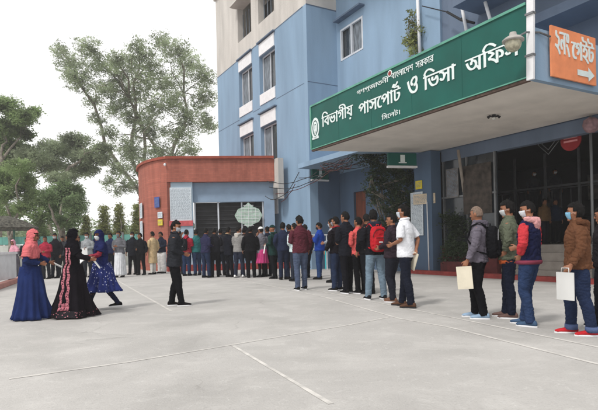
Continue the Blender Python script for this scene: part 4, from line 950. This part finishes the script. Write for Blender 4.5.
        mb = MB(); mb.rings(rg); mb.build('skirt', sc if not isinstance(sc, tuple) else cloth(sc), e, sm=True)
    # ---- shoes
    for i in (0, 1):
        an = P[i][2]; yy = an.y; zb = an.z - .085; SM = cloth(shoes) if isinstance(shoes, tuple) else shoes
        so_ = MB(); so_.rings([[V((an.x + math.cos(a) * w_, yy + y, zb + zc_ + math.sin(a) * hh)) for a in [2 * math.pi * q / 14 for q in range(14)]] for y, w_, hh, zc_ in ((-.085, .022, .02, .045), (-.07, .036, .042, .052), (-.02, .043, .05, .06), (.05, .046, .038, .048), (.11, .052, .028, .038), (.165, .046, .022, .032), (.195, .02, .012, .028))])
        o_ = so_.build('shoe', SM, e, sm=True)
        sl_ = MB(); sl_.rings([[V((an.x + math.cos(a) * w_, yy + .055 + math.sin(a) * .148, zb + zz)) for a in [2 * math.pi * q / 18 for q in range(18)]] for w_, zz in ((.048, 0.0), (.054, .006), (.052, .024))]); sl_.build('sole', WHITEP if near and not sandals else BLACKP, o_)
    # ---- top garment
    b_ = bulk; hz_ = hem if hem else (.86 if kind == 'jacket' else .84)
    mb = MB(); loose = .03 * b_ if kind == 'jacket' else .028
    prof = [(hz_, .168 + loose, .118 + loose), ((hz_ + .03), .172 + loose, .122 + loose), (1.0, .162 + loose, .112 + loose), (1.12, .155 + loose, .108 + loose), (1.25, .168 + loose, .112 + loose), (1.34, .172 + loose * .6, .108 + loose * .7), (1.385, .152 + loose * .45, .096 + loose * .5), (1.42, .122 + loose * .35, .086 + loose * .4), (1.455, .085 + loose * .3, .074 + loose * .3), (1.475, .068, .066)]
    if hz_ < .75: prof.insert(1, ((hz_ + .98) / 2, .165 + loose, .118 + loose))
    if female: prof = [(zz, rx * .93, ry * .95) for zz, rx, ry in prof]
    prof = sorted(prof); mb.rings([ring(zz, rx, ry, -.003) for zz, rx, ry in prof])
    sm_ = MB() if sleeves is not None else mb
    slv = []
    for i in (0, 1):
        sd_, el, wr = A(i); r0 = .064 + loose * .35; tgt_ = MB() if sleeves is not None else mb
        if short: pts = [sd_ + V((-.02 * (1 if i else -1), 0, -.012)), sd_.lerp(el, .25), sd_.lerp(el, .85)]; rr = [r0 * .82, r0 * .9, r0 * .98]
        else: pts = [sd_ + V((-.02 * (1 if i else -1), 0, -.014)), sd_.lerp(el, .22), sd_.lerp(el, .5), el, el.lerp(wr, .5), el.lerp(wr, .93)]; rr = [r0 * .80, r0 * .90, r0 * .90, r0 * .82, r0 * .74, r0 * .60]
        tgt_.tube(pts, rr, 12)
        if sleeves is not None: slv.append(tgt_)
    if collar or kind == 'jacket': mb.rings([ring(zz, rx, ry, -.006) for zz, rx, ry in ((1.42, .095, .083), (1.47, .082, .078), (1.505, .072, .072))])
    tops = link({'jacket': 'jacket', 'shirt': 'shirt', 'dress': 'dress', 'coat': 'coat'}.get(kind, 'jacket'), remesh(mb, vc, 2 if near else 1, (.0115) * (1 if kind != 'shirt' else .38), 8.5, seed + 50), TOPM, e)
    for q in slv: link('sleeve', remesh(q, vc, 2, .012, 9, seed + 70), cloth(sleeves) if isinstance(sleeves, tuple) else sleeves, e)
    if undershirt:
        mb = MB(); mb.rings([ring(zz, rx, ry) for zz, rx, ry in ((hz_ - .06, .182, .132), (hz_ - .02, .186, .136), (hz_ + .03, .18, .13))]); link('shirt_hem', remesh(mb, vc, 1, .008, 12, seed), cloth(undershirt), e)
    if stripe:     # bright band at hem and chest
        mb = MB(); mb.rings([ring(zz, rx, ry, -.003) for zz, rx, ry in ((hz_ - .005, .172 + loose, .122 + loose), (hz_ + .02, .186 + loose, .136 + loose), (hz_ + .05, .178 + loose, .128 + loose))]); mb.build('waistband', cloth(stripe), e, sm=True)
    if hood:       # folded hood behind the neck
        mb = MB()
        for q in range(9):
            a = math.pi * (1.02 + .96 * q / 8) if False else math.pi + math.pi * q / 8
        pts = [V((math.cos(a) * .10, math.sin(a) * .095 - .005, 1.455 + .012 * math.cos(a * 2))) + LN(1.45) for a in [R(165) + R(210) * q / 10 for q in range(11)]]
        mb.tube(pts, [.03, .036, .042, .048, .054, .058, .054, .048, .042, .036, .03], 10); mb.ell(V((0, -.115, 1.40)) + LN(1.4), (.085, .035, .085), 12, 8)
        link('hood', remesh(mb, vc, 3, .008, 14, seed), cloth(hood), e)
    if collar and not hood:
        mb = MB(); pts = [V((math.cos(a) * .08, math.sin(a) * .078 - .002, 1.475 - .02 * math.sin(a))) + LN(1.47) for a in [R(100) + R(340) * q / 14 for q in range(15)]]; mb.tube(pts, .017, 8); mb.build('collar', cloth(collar), e, sm=True)
    if hijab:
        mb = MB(); HM = hijab if not isinstance(hijab, tuple) else cloth(hijab)
        rg = []
        for q in range(12):
            t = q / 11; th = math.pi * t * .62; rr = math.sin(max(.06, th)); rg.append([V((math.cos(a) * .094 * rr, .006 + math.sin(a) * .116 * rr, .016 + math.cos(th) * .134)) for a in [2 * math.pi * k / 24 for k in range(24)]])
        rg = [[HT(p) for p in r_] for r_ in rg]
        rg += [ring(zz, rx, ry, yy, 24) for zz, rx, ry, yy in ((1.50, .094, .100, .012), (1.465, .115, .105, .006), (1.43, .16, .118, .0), (1.385, .195, .132, 0), (1.32, .20, .142, .003), (1.24, .198, .146, .006), (1.17, .20, .146, .008))]
        mb.rings(rg)
        for i in (0, 1):
            sd_, el, wr = A(i); mb.tube([sd_ + V((-.03 * (1 if i else -1), 0, -.005)), sd_.lerp(el, .3), sd_.lerp(el, .72)], [.078, .086, .098], 14)
        me = remesh(mb, .012 if near else .016, 3, .012, 8, seed + 90); bm = bmesh.new(); bm.from_mesh(me)
        kill = []
        fd = hm @ V((0, 1, 0))
        for v in bm.verts:
            d = v.co - hc; side_ = d.cross(V((0, 0, 1))).dot(fd)
            fr_ = d.dot(fd); lat = (d - fd * fr_); lat.z = 0
            if fr_ > .045 and lat.length < .066 and -.085 < d.z < .062: kill.append(v)
        bmesh.ops.delete(bm, geom=kill, context='VERTS'); bm.to_mesh(me); bm.free(); smooth(me); link('headscarf', me, HM, e)
    for ch in e.children:       # scale the figure to its height
        ch.scale = (K, K, K)
    e['_k'] = K
    INFOS[label] = info = dict(e=e, K=K, A=A, loc=loc, yaw=yaw, LN=LN, P=P)
    return info
def wp(info, p):      # point on a figure -> world
    e = info['e']; return e.location + Matrix.Rotation(e.rotation_euler[2], 3, 'Z') @ (V(p) * info['K'])
def held(info, i, name, w_, h_, m, label, cat, fwd=.0, drop=.09, yaw=0, tilt=0, roll=0, th=.012, group=None, text=True):
    """flat thing hanging from or held in hand i"""
    sd_, el, wr = info['A'](i); d = (wr - el).normalized(); p = wr + d * drop + V((0, fwd, 0)); o = tag(empty(name, wp(info, p)), label, cat, group)
    o.rotation_euler = (R(tilt), R(roll), info['e'].rotation_euler[2] + R(yaw)); mb = MB(); n = 6
    P = [[V(((-.5 + a / n) * w_, .012 * math.sin(a / n * 3.1) * w_ / .3, zz)) for a in range(n + 1)] for zz in (-h_, -h_ * .5, .02)]
    for j in range(2):
        for a in range(n): mb.add([P[j][a], P[j][a + 1], P[j + 1][a + 1], P[j + 1][a], P[j][a] + V((0, th, 0)), P[j][a + 1] + V((0, th, 0)), P[j + 1][a + 1] + V((0, th, 0)), P[j + 1][a] + V((0, th, 0))], [(0, 1, 2, 3), (7, 6, 5, 4), (0, 4, 5, 1), (2, 6, 7, 3), (1, 5, 6, 2), (0, 3, 7, 4)])
    mb.build('sheet' if cat != 'bag' else 'bag_body', m, o)
    if cat == 'bag':
        hb = MB(); hb.tube([(-w_ * .22, .005, 0), (-w_ * .2, .0, .07), (w_ * .2, 0, .07), (w_ * .22, .005, 0)], .006, 6); hb.build('handle', m, o, sm=True)
    return o
def backpack(info, m, label, m2=None, k=1.0):
    o = tag(empty('backpack', wp(info, V((0, -.15, 1.16)) + info['LN'](1.2))), label, 'backpack'); o.rotation_euler = (0, 0, info['e'].rotation_euler[2]); o.scale = (k,) * 3
    def sack(cx, cy, cz, rx, ry, rz): 
        mb = MB(); f = lambda a, p: math.copysign(abs(a) ** p, a)
        rings = []
        for i in range(13):
            th = -math.pi / 2 + math.pi * (i + .3) / 12.6; rings.append([V((cx + rx * f(math.cos(th), .45) * f(math.cos(a), .6), cy + ry * f(math.cos(th), .45) * f(math.sin(a), .6), cz + rz * f(math.sin(th), .75 if th > 0 else .6))) for a in [2 * math.pi * q / 24 for q in range(24)]])
        mb.rings(rings); return mb
    link('main_pocket', remesh(sack(0, -.06, .0, .155, .085, .235), .012, 2, .008, 9, 3), m, o)
    link('front_pocket', remesh(sack(0, -.145, -.075, .12, .04, .125), .012, 2, .006, 9, 4), m, o)
    z_ = MB(); z_.tube([V((math.cos(a) * .13, -.142, .03 + math.sin(a) * .15)) for a in [R(0) + R(180) * q / 14 for q in range(15)]], .005, 6); z_.tube([(-.10, -.186, .025), (.10, -.186, .025)], .004, 6); z_.build('zip', m2 or BLACKP, o)
    z_ = MB(); z_.box(-.035, .035, -.194, -.187, -.07, -.045); z_.build('patch', WHITEP if m2 is None else m2, o)
    for sx in (-1, 1):
        st = MB(); st.tube([(sx * .08, .0, .20), (sx * .11, .10, .295), (sx * .12, .22, .235), (sx * .135, .275, .05), (sx * .17, .17, -.12), (sx * .14, .0, -.17)], .014, 8); st.build('shoulder_strap', m, o, sm=True)
    lo_ = MB(); lo_.tube([(-.03, -.03, .23), (-.02, -.03, .27), (.02, -.03, .27), (.03, -.03, .23)], .008, 6); lo_.build('top_loop', m, o, sm=True)
    return o
PAPER = mat('white_paper', s2l((232, 232, 230)), rough=.8, var=.02); CREAM = mat('cream_folder', s2l((216, 208, 188)), rough=.7, var=.05, scale=8)
TEALB = mat('teal_plastic', s2l((60, 178, 186)), rough=.4, var=.06); DK = (24, 24, 28)
# ---- right-hand queue, nearest first
p = person(580, 203, 335, 72, 'man in brown jacket, blue mask and bright red shoes at the right', top=(104, 66, 44), bottom=(34, 46, 76), shoes=(206, 36, 44), arms=('hold', 'pocket'), near=True, hood=(96, 60, 40), mask=(120, 180, 214), hair='thick', bulk=1.35, cuff=True, legs='step', pants_w=1.1, collar=(120, 82, 58))
held(p, 0, 'white_bag', .22, .30, mat('grey_white_bag', s2l((204, 204, 202)), rough=.7, var=.05), 'white flat paper bag hanging from the hand of the brown jacketed man', 'bag', drop=.13, yaw=45, text=False)
p = person(531, 201, 326, 42, 'young man in navy hooded jacket with bright red sleeves', top=(28, 32, 66), sleeves=(206, 52, 60), bottom=(40, 58, 94), shoes=(66, 92, 124), arms=('pocket', 'front'), near=True, hood=(214, 150, 150), mask=(210, 214, 220), head_yaw=35, bulk=1.0, stripe=(132, 52, 72), pants_w=1.0, legs='step')
p = person(511, 201, 318, 62, 'young man in olive jacket with an orange shirt hem', top=(92, 98, 80), bottom=(24, 30, 48), shoes=(110, 84, 78), arms=('pocket', 'down'), near=True, mask=(200, 204, 206), undershirt=(206, 92, 44), bulk=1.0, head_yaw=10, hair='thick')
p = person(480, 206, 318, 66, 'man with cropped head in grey hooded top carrying a black backpack', top=(104, 98, 110), bottom=(20, 20, 24), shoes=(140, 168, 196), arms=('hold', 'down'), near=True, hair='stubble', hood=(92, 86, 98), bulk=1.0, legs='step')
backpack(p, cloth((22, 22, 26)), 'black backpack on the back of the man in the grey hooded top', mat('pale_zip', s2l((150, 150, 152)), rough=.5), 1.02)
held(p, 0, 'cream_folder', .22, .31, CREAM, 'cream document folder in the hand of the grey hooded man', 'folder', drop=.12, yaw=82, roll=4)
person(608, 212, 330, 85, 'partly seen person in dark clothes at the right edge of the photo', top=(38, 34, 38), bottom=(30, 30, 36), near=True, arms=('hold', 'pocket'))
pb_ = person(408, 205, 307, 55, 'man in white short sleeved shirt and dark trousers, hands behind back', top=(226, 228, 234), bottom=(26, 30, 44), shoes=(96, 66, 50), arms=('front', 'back'), near=True, kind='shirt', short=True, mask=(190, 200, 210), hair='thick', collar=(226, 228, 234), hmax=1.86, head_yaw=15, legs='step', sandals=True)
held(pb_, 1, 'cream_envelope', .19, .30, CREAM, 'cream envelope held behind the white shirted man', 'envelope', drop=.08, yaw=60, roll=-25)
person(394, 214, 302, 50, 'man in dark plum jacket mostly hidden by the white shirted man', top=(52, 40, 48), bottom=(34, 36, 46), shoes=(120, 84, 66), arms=('front', 'pocket'), near=True, hmax=1.8, legs='step')
p = person(377, 210, 299.5, 12, 'man in black jacket and pale blue jeans wearing a red backpack', top=(26, 26, 32), bottom=(112, 134, 152), shoes=(30, 30, 34), arms=('pocket', 'pocket'), near=True, hmax=1.86, legs='wide', hair='thick', hood=(40, 44, 60))
backpack(p, cloth((200, 30, 40)), 'bright red backpack worn over a black jacket', None, 1.08)
person(361, 217, 293.5, 28, 'man in coral red shirt and black trousers', top=(218, 84, 82), bottom=(20, 20, 24), kind='jacket', bulk=.6, arms=('front', 'down'), near=True, hmax=1.8, head_yaw=20)
p = person(349, 211, 293, 30, 'tall man in long black suit beside the coral shirt', top=(28, 30, 38), bottom=(22, 22, 28), arms=('front', 'down'), near=True, hmax=1.88, hem=.78, head_yaw=20)
p = person(339, 215, 290, 40, 'man in black jacket with red collar carrying a teal file', top=(30, 26, 32), bottom=(40, 52, 80), collar=(170, 40, 50), arms=('hold', 'front'), near=True, mask=(150, 150, 160), hmax=1.8, head_yaw=25)
held(p, 0, 'teal_file', .20, .42, TEALB, 'bright teal plastic file hanging beside the black jackets', 'file', drop=.02, yaw=50)
person(335, 210, 279, 70, 'man in pale grey shirt behind the red collared man', top=(140, 146, 156), bottom=(40, 48, 66), arms=('front', 'down'), hair='thick', mask=(190, 200, 210), kind='shirt', hmax=1.86)
p = person(321, 217, 277, 65, 'man in royal blue jacket and blue jeans reading a paper', top=(26, 62, 158), bottom=(44, 70, 118), arms=('phone', 'phone'), hmax=1.82, head_yaw=15, nod=15, mask=(40, 44, 56))
held(p, 0, 'white_paper', .2, .14, PAPER, 'white paper in the hands of the man in royal blue', 'paper', drop=.05, tilt=50)
person(302, 216, 290, 20, 'man in maroon jacket and grey jeans standing forward of the line', top=(92, 38, 50), bottom=(74, 86, 112), arms=('front', 'down'), near=True, bulk=.8, hair='thick', hmax=1.86, head_yaw=20)
person(297, 218, 279, 35, 'man in pale mint white jacket behind the maroon jacket', top=(196, 214, 216), bottom=(40, 46, 60), arms=('front', 'down'), hmax=1.8)
person(291, 219, 277, 20, 'man in dark navy top squeezed beside the pale jacket', top=(32, 38, 62), bottom=(34, 40, 58), arms=('pocket', 'down'))
person(285, 216, 277, 10, 'man in navy jacket left of the maroon jacket', top=(36, 44, 70), bottom=(36, 44, 66), arms=('pocket', 'front'), hair='thick', hmax=1.85)
person(275, 218, 276, 60, 'person in dark green hooded coat', top=(26, 58, 54), bottom=(22, 24, 28), arms=('front', 'front'), hood=(26, 58, 54), hair=None, cap=(24, 56, 52), hmax=1.8, hem=.75)
person(263, 219, 274, 40, 'person in grey coat over a magenta skirt with white cap', top=(118, 116, 126), bottom=(24, 24, 28), skirt=(.95, .48, .24, (200, 56, 120)), arms=('mouth', 'front'), hair='short', cap=(232, 232, 230), hem=.80, hmax=1.78)
person(252, 222, 276, 0, 'man all in black between grey jacket and magenta skirt', top=(20, 20, 24), bottom=(20, 20, 24), arms=('down', 'down'))
person(240, 220, 275, -30, 'man in pale grey jacket and white shoes near the diamond panel', top=(138, 136, 134), bottom=(38, 44, 62), shoes=(230, 230, 228), arms=('front', 'front'), hood=(186, 180, 172), hmax=1.82)
person(230, 219, 274, -55, 'man in black coat with tan fur collar', top=(26, 28, 38), bottom=(22, 24, 32), collar=(176, 148, 112), arms=('front', 'front'), hmax=1.82, hem=.74)
for a in [(216, 223, 275, 'short man in black jacket facing the kiosk window', (34, 34, 42), (28, 28, 34), 10), (207, 221, 275, 'man in dark purple navy jacket looking at a phone', (44, 44, 76), (36, 48, 76), -40), (198, 226, 274, 'man in teal jacket and jeans before the kiosk', (40, 112, 112), (44, 60, 92), 30)]:
    person(a[0], a[1], a[2], a[6], a[3], top=a[4], bottom=a[5], arms=('phone', 'front'))
p = person(188, 225, 274, -20, 'man in crimson shirt with dark jeans beside the suited man', top=(176, 36, 56), bottom=(36, 52, 84), arms=('front', 'phone'), mask=(180, 190, 200))
backpack(p, cloth((28, 30, 36)), 'black rucksack on the man in the crimson shirt')
person(222, 225, 274, -10, 'man in charcoal jacket tucked between black jacket and fur collar', top=(50, 50, 58), bottom=(30, 34, 44), arms=('down', 'front'))
person(246, 224, 274, 15, 'young man in dark brown jacket half hidden by the man all in black', top=(56, 44, 42), bottom=(32, 36, 52), arms=('front', 'down'))
person(269, 223, 275, 25, 'man in navy jumper between magenta skirt and green hooded coat', top=(34, 40, 60), bottom=(26, 28, 36), arms=('pocket', 'down'))
person(181, 227, 273, -10, 'man in dark jacket half hidden behind the suited man', top=(38, 40, 48), bottom=(30, 34, 46), arms=('down', 'front'))
person(308, 222, 277, 40, 'man in dark shirt glimpsed right of the maroon jacket', top=(44, 46, 56), bottom=(32, 36, 48), arms=('front', 'down'))
person(369, 214, 294, 30, 'man in black shirt between coral shirt and red backpack', top=(26, 26, 30), bottom=(24, 26, 32), arms=('down', 'front'))
# suited man standing alone
person(176, 221, 306, -75, 'man in dark suit standing alone in the courtyard, hand at his mouth', top=(44, 46, 52), bottom=(22, 22, 26), shoes=(30, 26, 26), arms=('mouth', 'front'), near=True, mask=(170, 180, 190), hair='thick', hem=.80, legs='step', head_yaw=0, collar=(40, 42, 48), bulk=.9)
# by the brick wall
person(163, 229, 272, 150, 'man in dark navy jacket and loose white trousers by the brick wall', top=(34, 40, 58), bottom=(216, 214, 212), arms=('front', 'front'), pants_w=1.5)
person(154, 228, 273, 60, 'man in long beige tunic by the notice sheets', top=(206, 176, 130), bottom=(210, 206, 198), arms=('front', 'down'), hem=.45, kind='coat')
person(142, 233, 275, 170, 'short man in black coat beside the tall masked suit', top=(26, 26, 30), bottom=(22, 22, 26), arms=('down', 'front'), hmin=1.5)
person(134, 228, 273, 175, 'tall man in black suit with white mask', top=(30, 32, 40), bottom=(24, 24, 30), mask=(226, 230, 234), arms=('down', 'down'), hmax=1.82, hem=.74)
person(121, 228, 276, 175, 'man in grey jacket with white wrap skirt', top=(104, 104, 110), bottom=(220, 220, 222), skirt=(.92, .08, .20, (214, 216, 220)), arms=('fold', 'front'), hmax=1.8, mask=(120, 130, 136))
person(112, 232, 274, 160, 'young man in navy top left of the grey jacket', top=(34, 42, 80), bottom=(28, 32, 44), arms=('down', 'front'))
person(98, 233, 276, 200, 'woman in dark navy scarf standing behind the flowered dress', top=(32, 38, 72), bottom=(28, 30, 40), female=True, hijab=(28, 34, 66), skirt=(1.0, .12, .26, (30, 34, 60)), arms=('front', 'front'), hmin=1.48)
person(89, 232, 277, 170, 'man in grey white shirt with face mask behind the three women', top=(150, 154, 158), bottom=(36, 40, 48), arms=('front', 'down'), mask=(220, 224, 228))
person(80, 236, 276, 190, 'man in dark jacket directly behind the black gown', top=(28, 32, 40), bottom=(26, 28, 34))
person(57, 233, 278, 165, 'man in black jacket between the pink scarf and the black gown', top=(28, 28, 34), bottom=(30, 32, 40), arms=('down', 'front'), mask=(200, 204, 210))
person(64, 236, 276, 185, 'man in charcoal shirt farther back near the black gown', top=(58, 60, 66), bottom=(30, 32, 38))
person(47, 236, 279, 175, 'person in crimson jacket beside the pink scarfed woman', top=(172, 40, 62), bottom=(34, 36, 44), arms=('front', 'front'))
person(40, 234, 276, 160, 'man in teal grey shirt behind the crimson jacket', top=(64, 92, 100), bottom=(30, 32, 40))
person(16, 240, 279, 150, 'small person in pale pink scarf near the low white wall', top=(110, 108, 118), female=True, hijab=(222, 150, 168), skirt=(1.0, .12, .24, (96, 94, 104)), bottom=(60, 60, 66), hmin=1.4, arms=('front', 'front'))
person(28, 238, 277, 190, 'man in dark jacket behind the pink scarfed woman, at far left', top=(36, 36, 44), bottom=(36, 36, 42))
person(70, 234, 275, 150, 'man in black cap and navy shirt at the back left', top=(36, 42, 58), bottom=(28, 30, 36), cap=(24, 24, 28))
# three women
GR = 'women walking across the courtyard'
p = person(32, 241, 324, -75, 'woman in coral headscarf and plain navy gown', top=(28, 42, 92), female=True, hijab=(222, 108, 112), skirt=(1.02, .02, .31, (30, 46, 98)), bottom=(28, 42, 92), arms=('reach', 'front'), legs='step', near=True, group=GR, hmin=1.5, hmax=1.66, kind='dress', sleeves=(30, 44, 92))
held(p, 0, 'white_papers', .26, .18, PAPER, 'white papers in the hand of the coral scarfed woman', 'paper', drop=.10, tilt=60, yaw=20)
emb = dots('embroidered_black', (24, 20, 26), (206, 132, 142), 22, .22)
p = person(75, 239, 321, -60, 'woman in black headscarf and black gown with pink embroidery', top=(22, 20, 26), female=True, hijab=(20, 18, 24), skirt=(1.02, .02, .38, (24, 20, 26)), bottom=(22, 20, 26), arms=('reach', 'reach'), legs='stride', near=True, group=GR, hmin=1.5, hmax=1.66, kind='dress', sleeves=(28, 24, 30))
PK = dots('pink_embroidery', (186, 112, 124), (34, 22, 30), 34, .36)
def on_gown(ang, zz, out=.012):
    if zz < 1.02:
        t = (zz - .02) / 1.0; rr = .172 + (.38 - .172) * (1 - t) ** 2.0 + .035 * math.sin(min(1, (1 - t) * 3.2) * math.pi * .5); sd2 = len(PEOPLE)
        fo = (1 + (1 - t) * (.20 * math.sin(ang * 6 + sd2 + 2 * t) * (.6 + .4 * math.sin(ang * 2 + sd2)) + .10 * math.sin(ang * 15 + sd2 * 2 - 3 * t)) + .05 * noise.noise(V((math.cos(ang), math.sin(ang), zz * 3 + sd2)))); rr = rr * fo + out
        return V((math.cos(ang) * rr * .92, math.sin(ang) * rr * 1.05, zz))
    return V((math.cos(ang) * (.205 + out), math.sin(ang) * (.155 + out), zz))
for a0, a1, zt_, zb_ in ((-58, -44, 1.36, .30), (-34, -22, 1.36, .30), (-58, -22, .30, .16)):
    pn = MB(); nz_ = max(2, int((zt_ - zb_) / .05)); gr_ = [[on_gown(R(a0 + (a1 - a0) * k / 5 + 3 * math.sin(j * 1.3)), zt_ + (zb_ - zt_) * j / nz_) for k in range(6)] for j in range(nz_ + 1)]
    for j in range(nz_):
        for k in range(5): pn.add([gr_[j][k], gr_[j + 1][k], gr_[j + 1][k + 1], gr_[j][k + 1]], [(0, 1, 2, 3)])
    o_ = pn.build('embroidered_panel', PK, p['e'], sm=True); o_.scale = (p['K'],) * 3; q_ = o_.modifiers.new('s', 'SOLIDIFY'); q_.thickness = .008
rg = [[on_gown(a, zz, .006) for a in [2 * math.pi * k / 64 for k in range(120)]] for zz in (.03, .07, .11, .15)]
hb = MB(); hb.rings(rg, cap=False); o_ = hb.build('hem_band', emb, p['e'], sm=True); o_.scale = (p['K'],) * 3
held(p, 0, 'white_file', .3, .22, PAPER, 'white file under the arm between the black gown and the flowered dress', 'file', drop=.08, tilt=35, yaw=-10)
flo = dots('flowered_navy', (28, 40, 100), (196, 200, 220), 19, .20)
p = person(104, 238, 313, 120, 'woman in navy flowered dress and white mask, red sleeve cuffs', top=(30, 38, 96), topmat=cloth((30, 38, 92)), female=True, hijab=(30, 36, 84), skirt=(1.02, .40, .34, flo), bottom=(26, 30, 56), arms=('reach', 'front'), legs='stride', near=True, group=GR, hmin=1.5, hmax=1.66, kind='dress', mask=(216, 222, 226), sleeves=(150, 42, 60), head_yaw=30)
held(p, 0, 'white_documents', .3, .2, PAPER, 'white documents in the outstretched hand of the flowered dress woman', 'paper', drop=.08, tilt=50, yaw=10)
# people on the entrance platform, and two guards on the landing
def inside(px, Y): x, _ = unroll(px, 240); return x * Y / F
person(546, 203, 246, 200, 'man in tan jacket standing at the top of the entrance steps', top=(128, 96, 62), bottom=(34, 34, 44), z=.955, Yfix=17.5, group='people inside the entrance')
person(557, 203, 246, 175, 'man in dark blue jacket at the top of the entrance steps', top=(30, 42, 66), bottom=(24, 26, 32), z=.955, Yfix=17.9, group='people inside the entrance')
person(535, 172, 214, 180, 'uniformed person with white mask on the upper landing, left one', top=(46, 48, 56), bottom=(30, 32, 38), z=2.13, Yfix=19.6, mask=(220, 222, 224), group='people inside the entrance', hmax=1.7)
person(556, 169, 213, 180, 'uniformed person with white mask on the upper landing, right one', top=(46, 48, 56), bottom=(30, 32, 38), z=2.13, Yfix=19.6, mask=(220, 222, 224), group='people inside the entrance', hmax=1.75)
for key, i_, w_, h_, nm, lab in (('man in charcoal shirt farther back near the black gown', 1, .22, .3, 'white_sheet', 'white sheet held by the charcoal shirted man near the black gown'),
    ('man in grey white shirt with face mask behind the three women', 0, .2, .28, 'white_sheet', 'white sheet held by the grey white shirted man behind the women'),
    ('man in pale grey jacket and white shoes near the diamond panel', 1, .22, .2, 'white_sheet', 'white sheet held low by the man in pale grey jacket and white shoes'),
    ('man in dark purple navy jacket looking at a phone', 0, .2, .26, 'white_sheet', 'white sheet in the hand of the purple navy jacketed man'),
    ('man in loose' if False else 'man in crimson shirt with dark jeans beside the suited man', 0, .2, .28, 'white_sheet', 'white sheet held by the man in the crimson shirt'),
    ('person in dark green hooded coat', 0, .22, .28, 'white_sheet', 'white sheet under the arm of the green hooded person'),
    ('man in pale mint white jacket behind the maroon jacket', 1, .3, .36, 'white_bag', 'white bag beside the pale mint jacket, left of the blue jacket')):
    held(INFOS[key], i_, nm, w_, h_, PAPER, lab, 'bag' if nm == 'white_bag' else 'paper', drop=.08, yaw=40, tilt=10)
for e in PEOPLE:
    if '_k' in e.keys(): del e['_k']
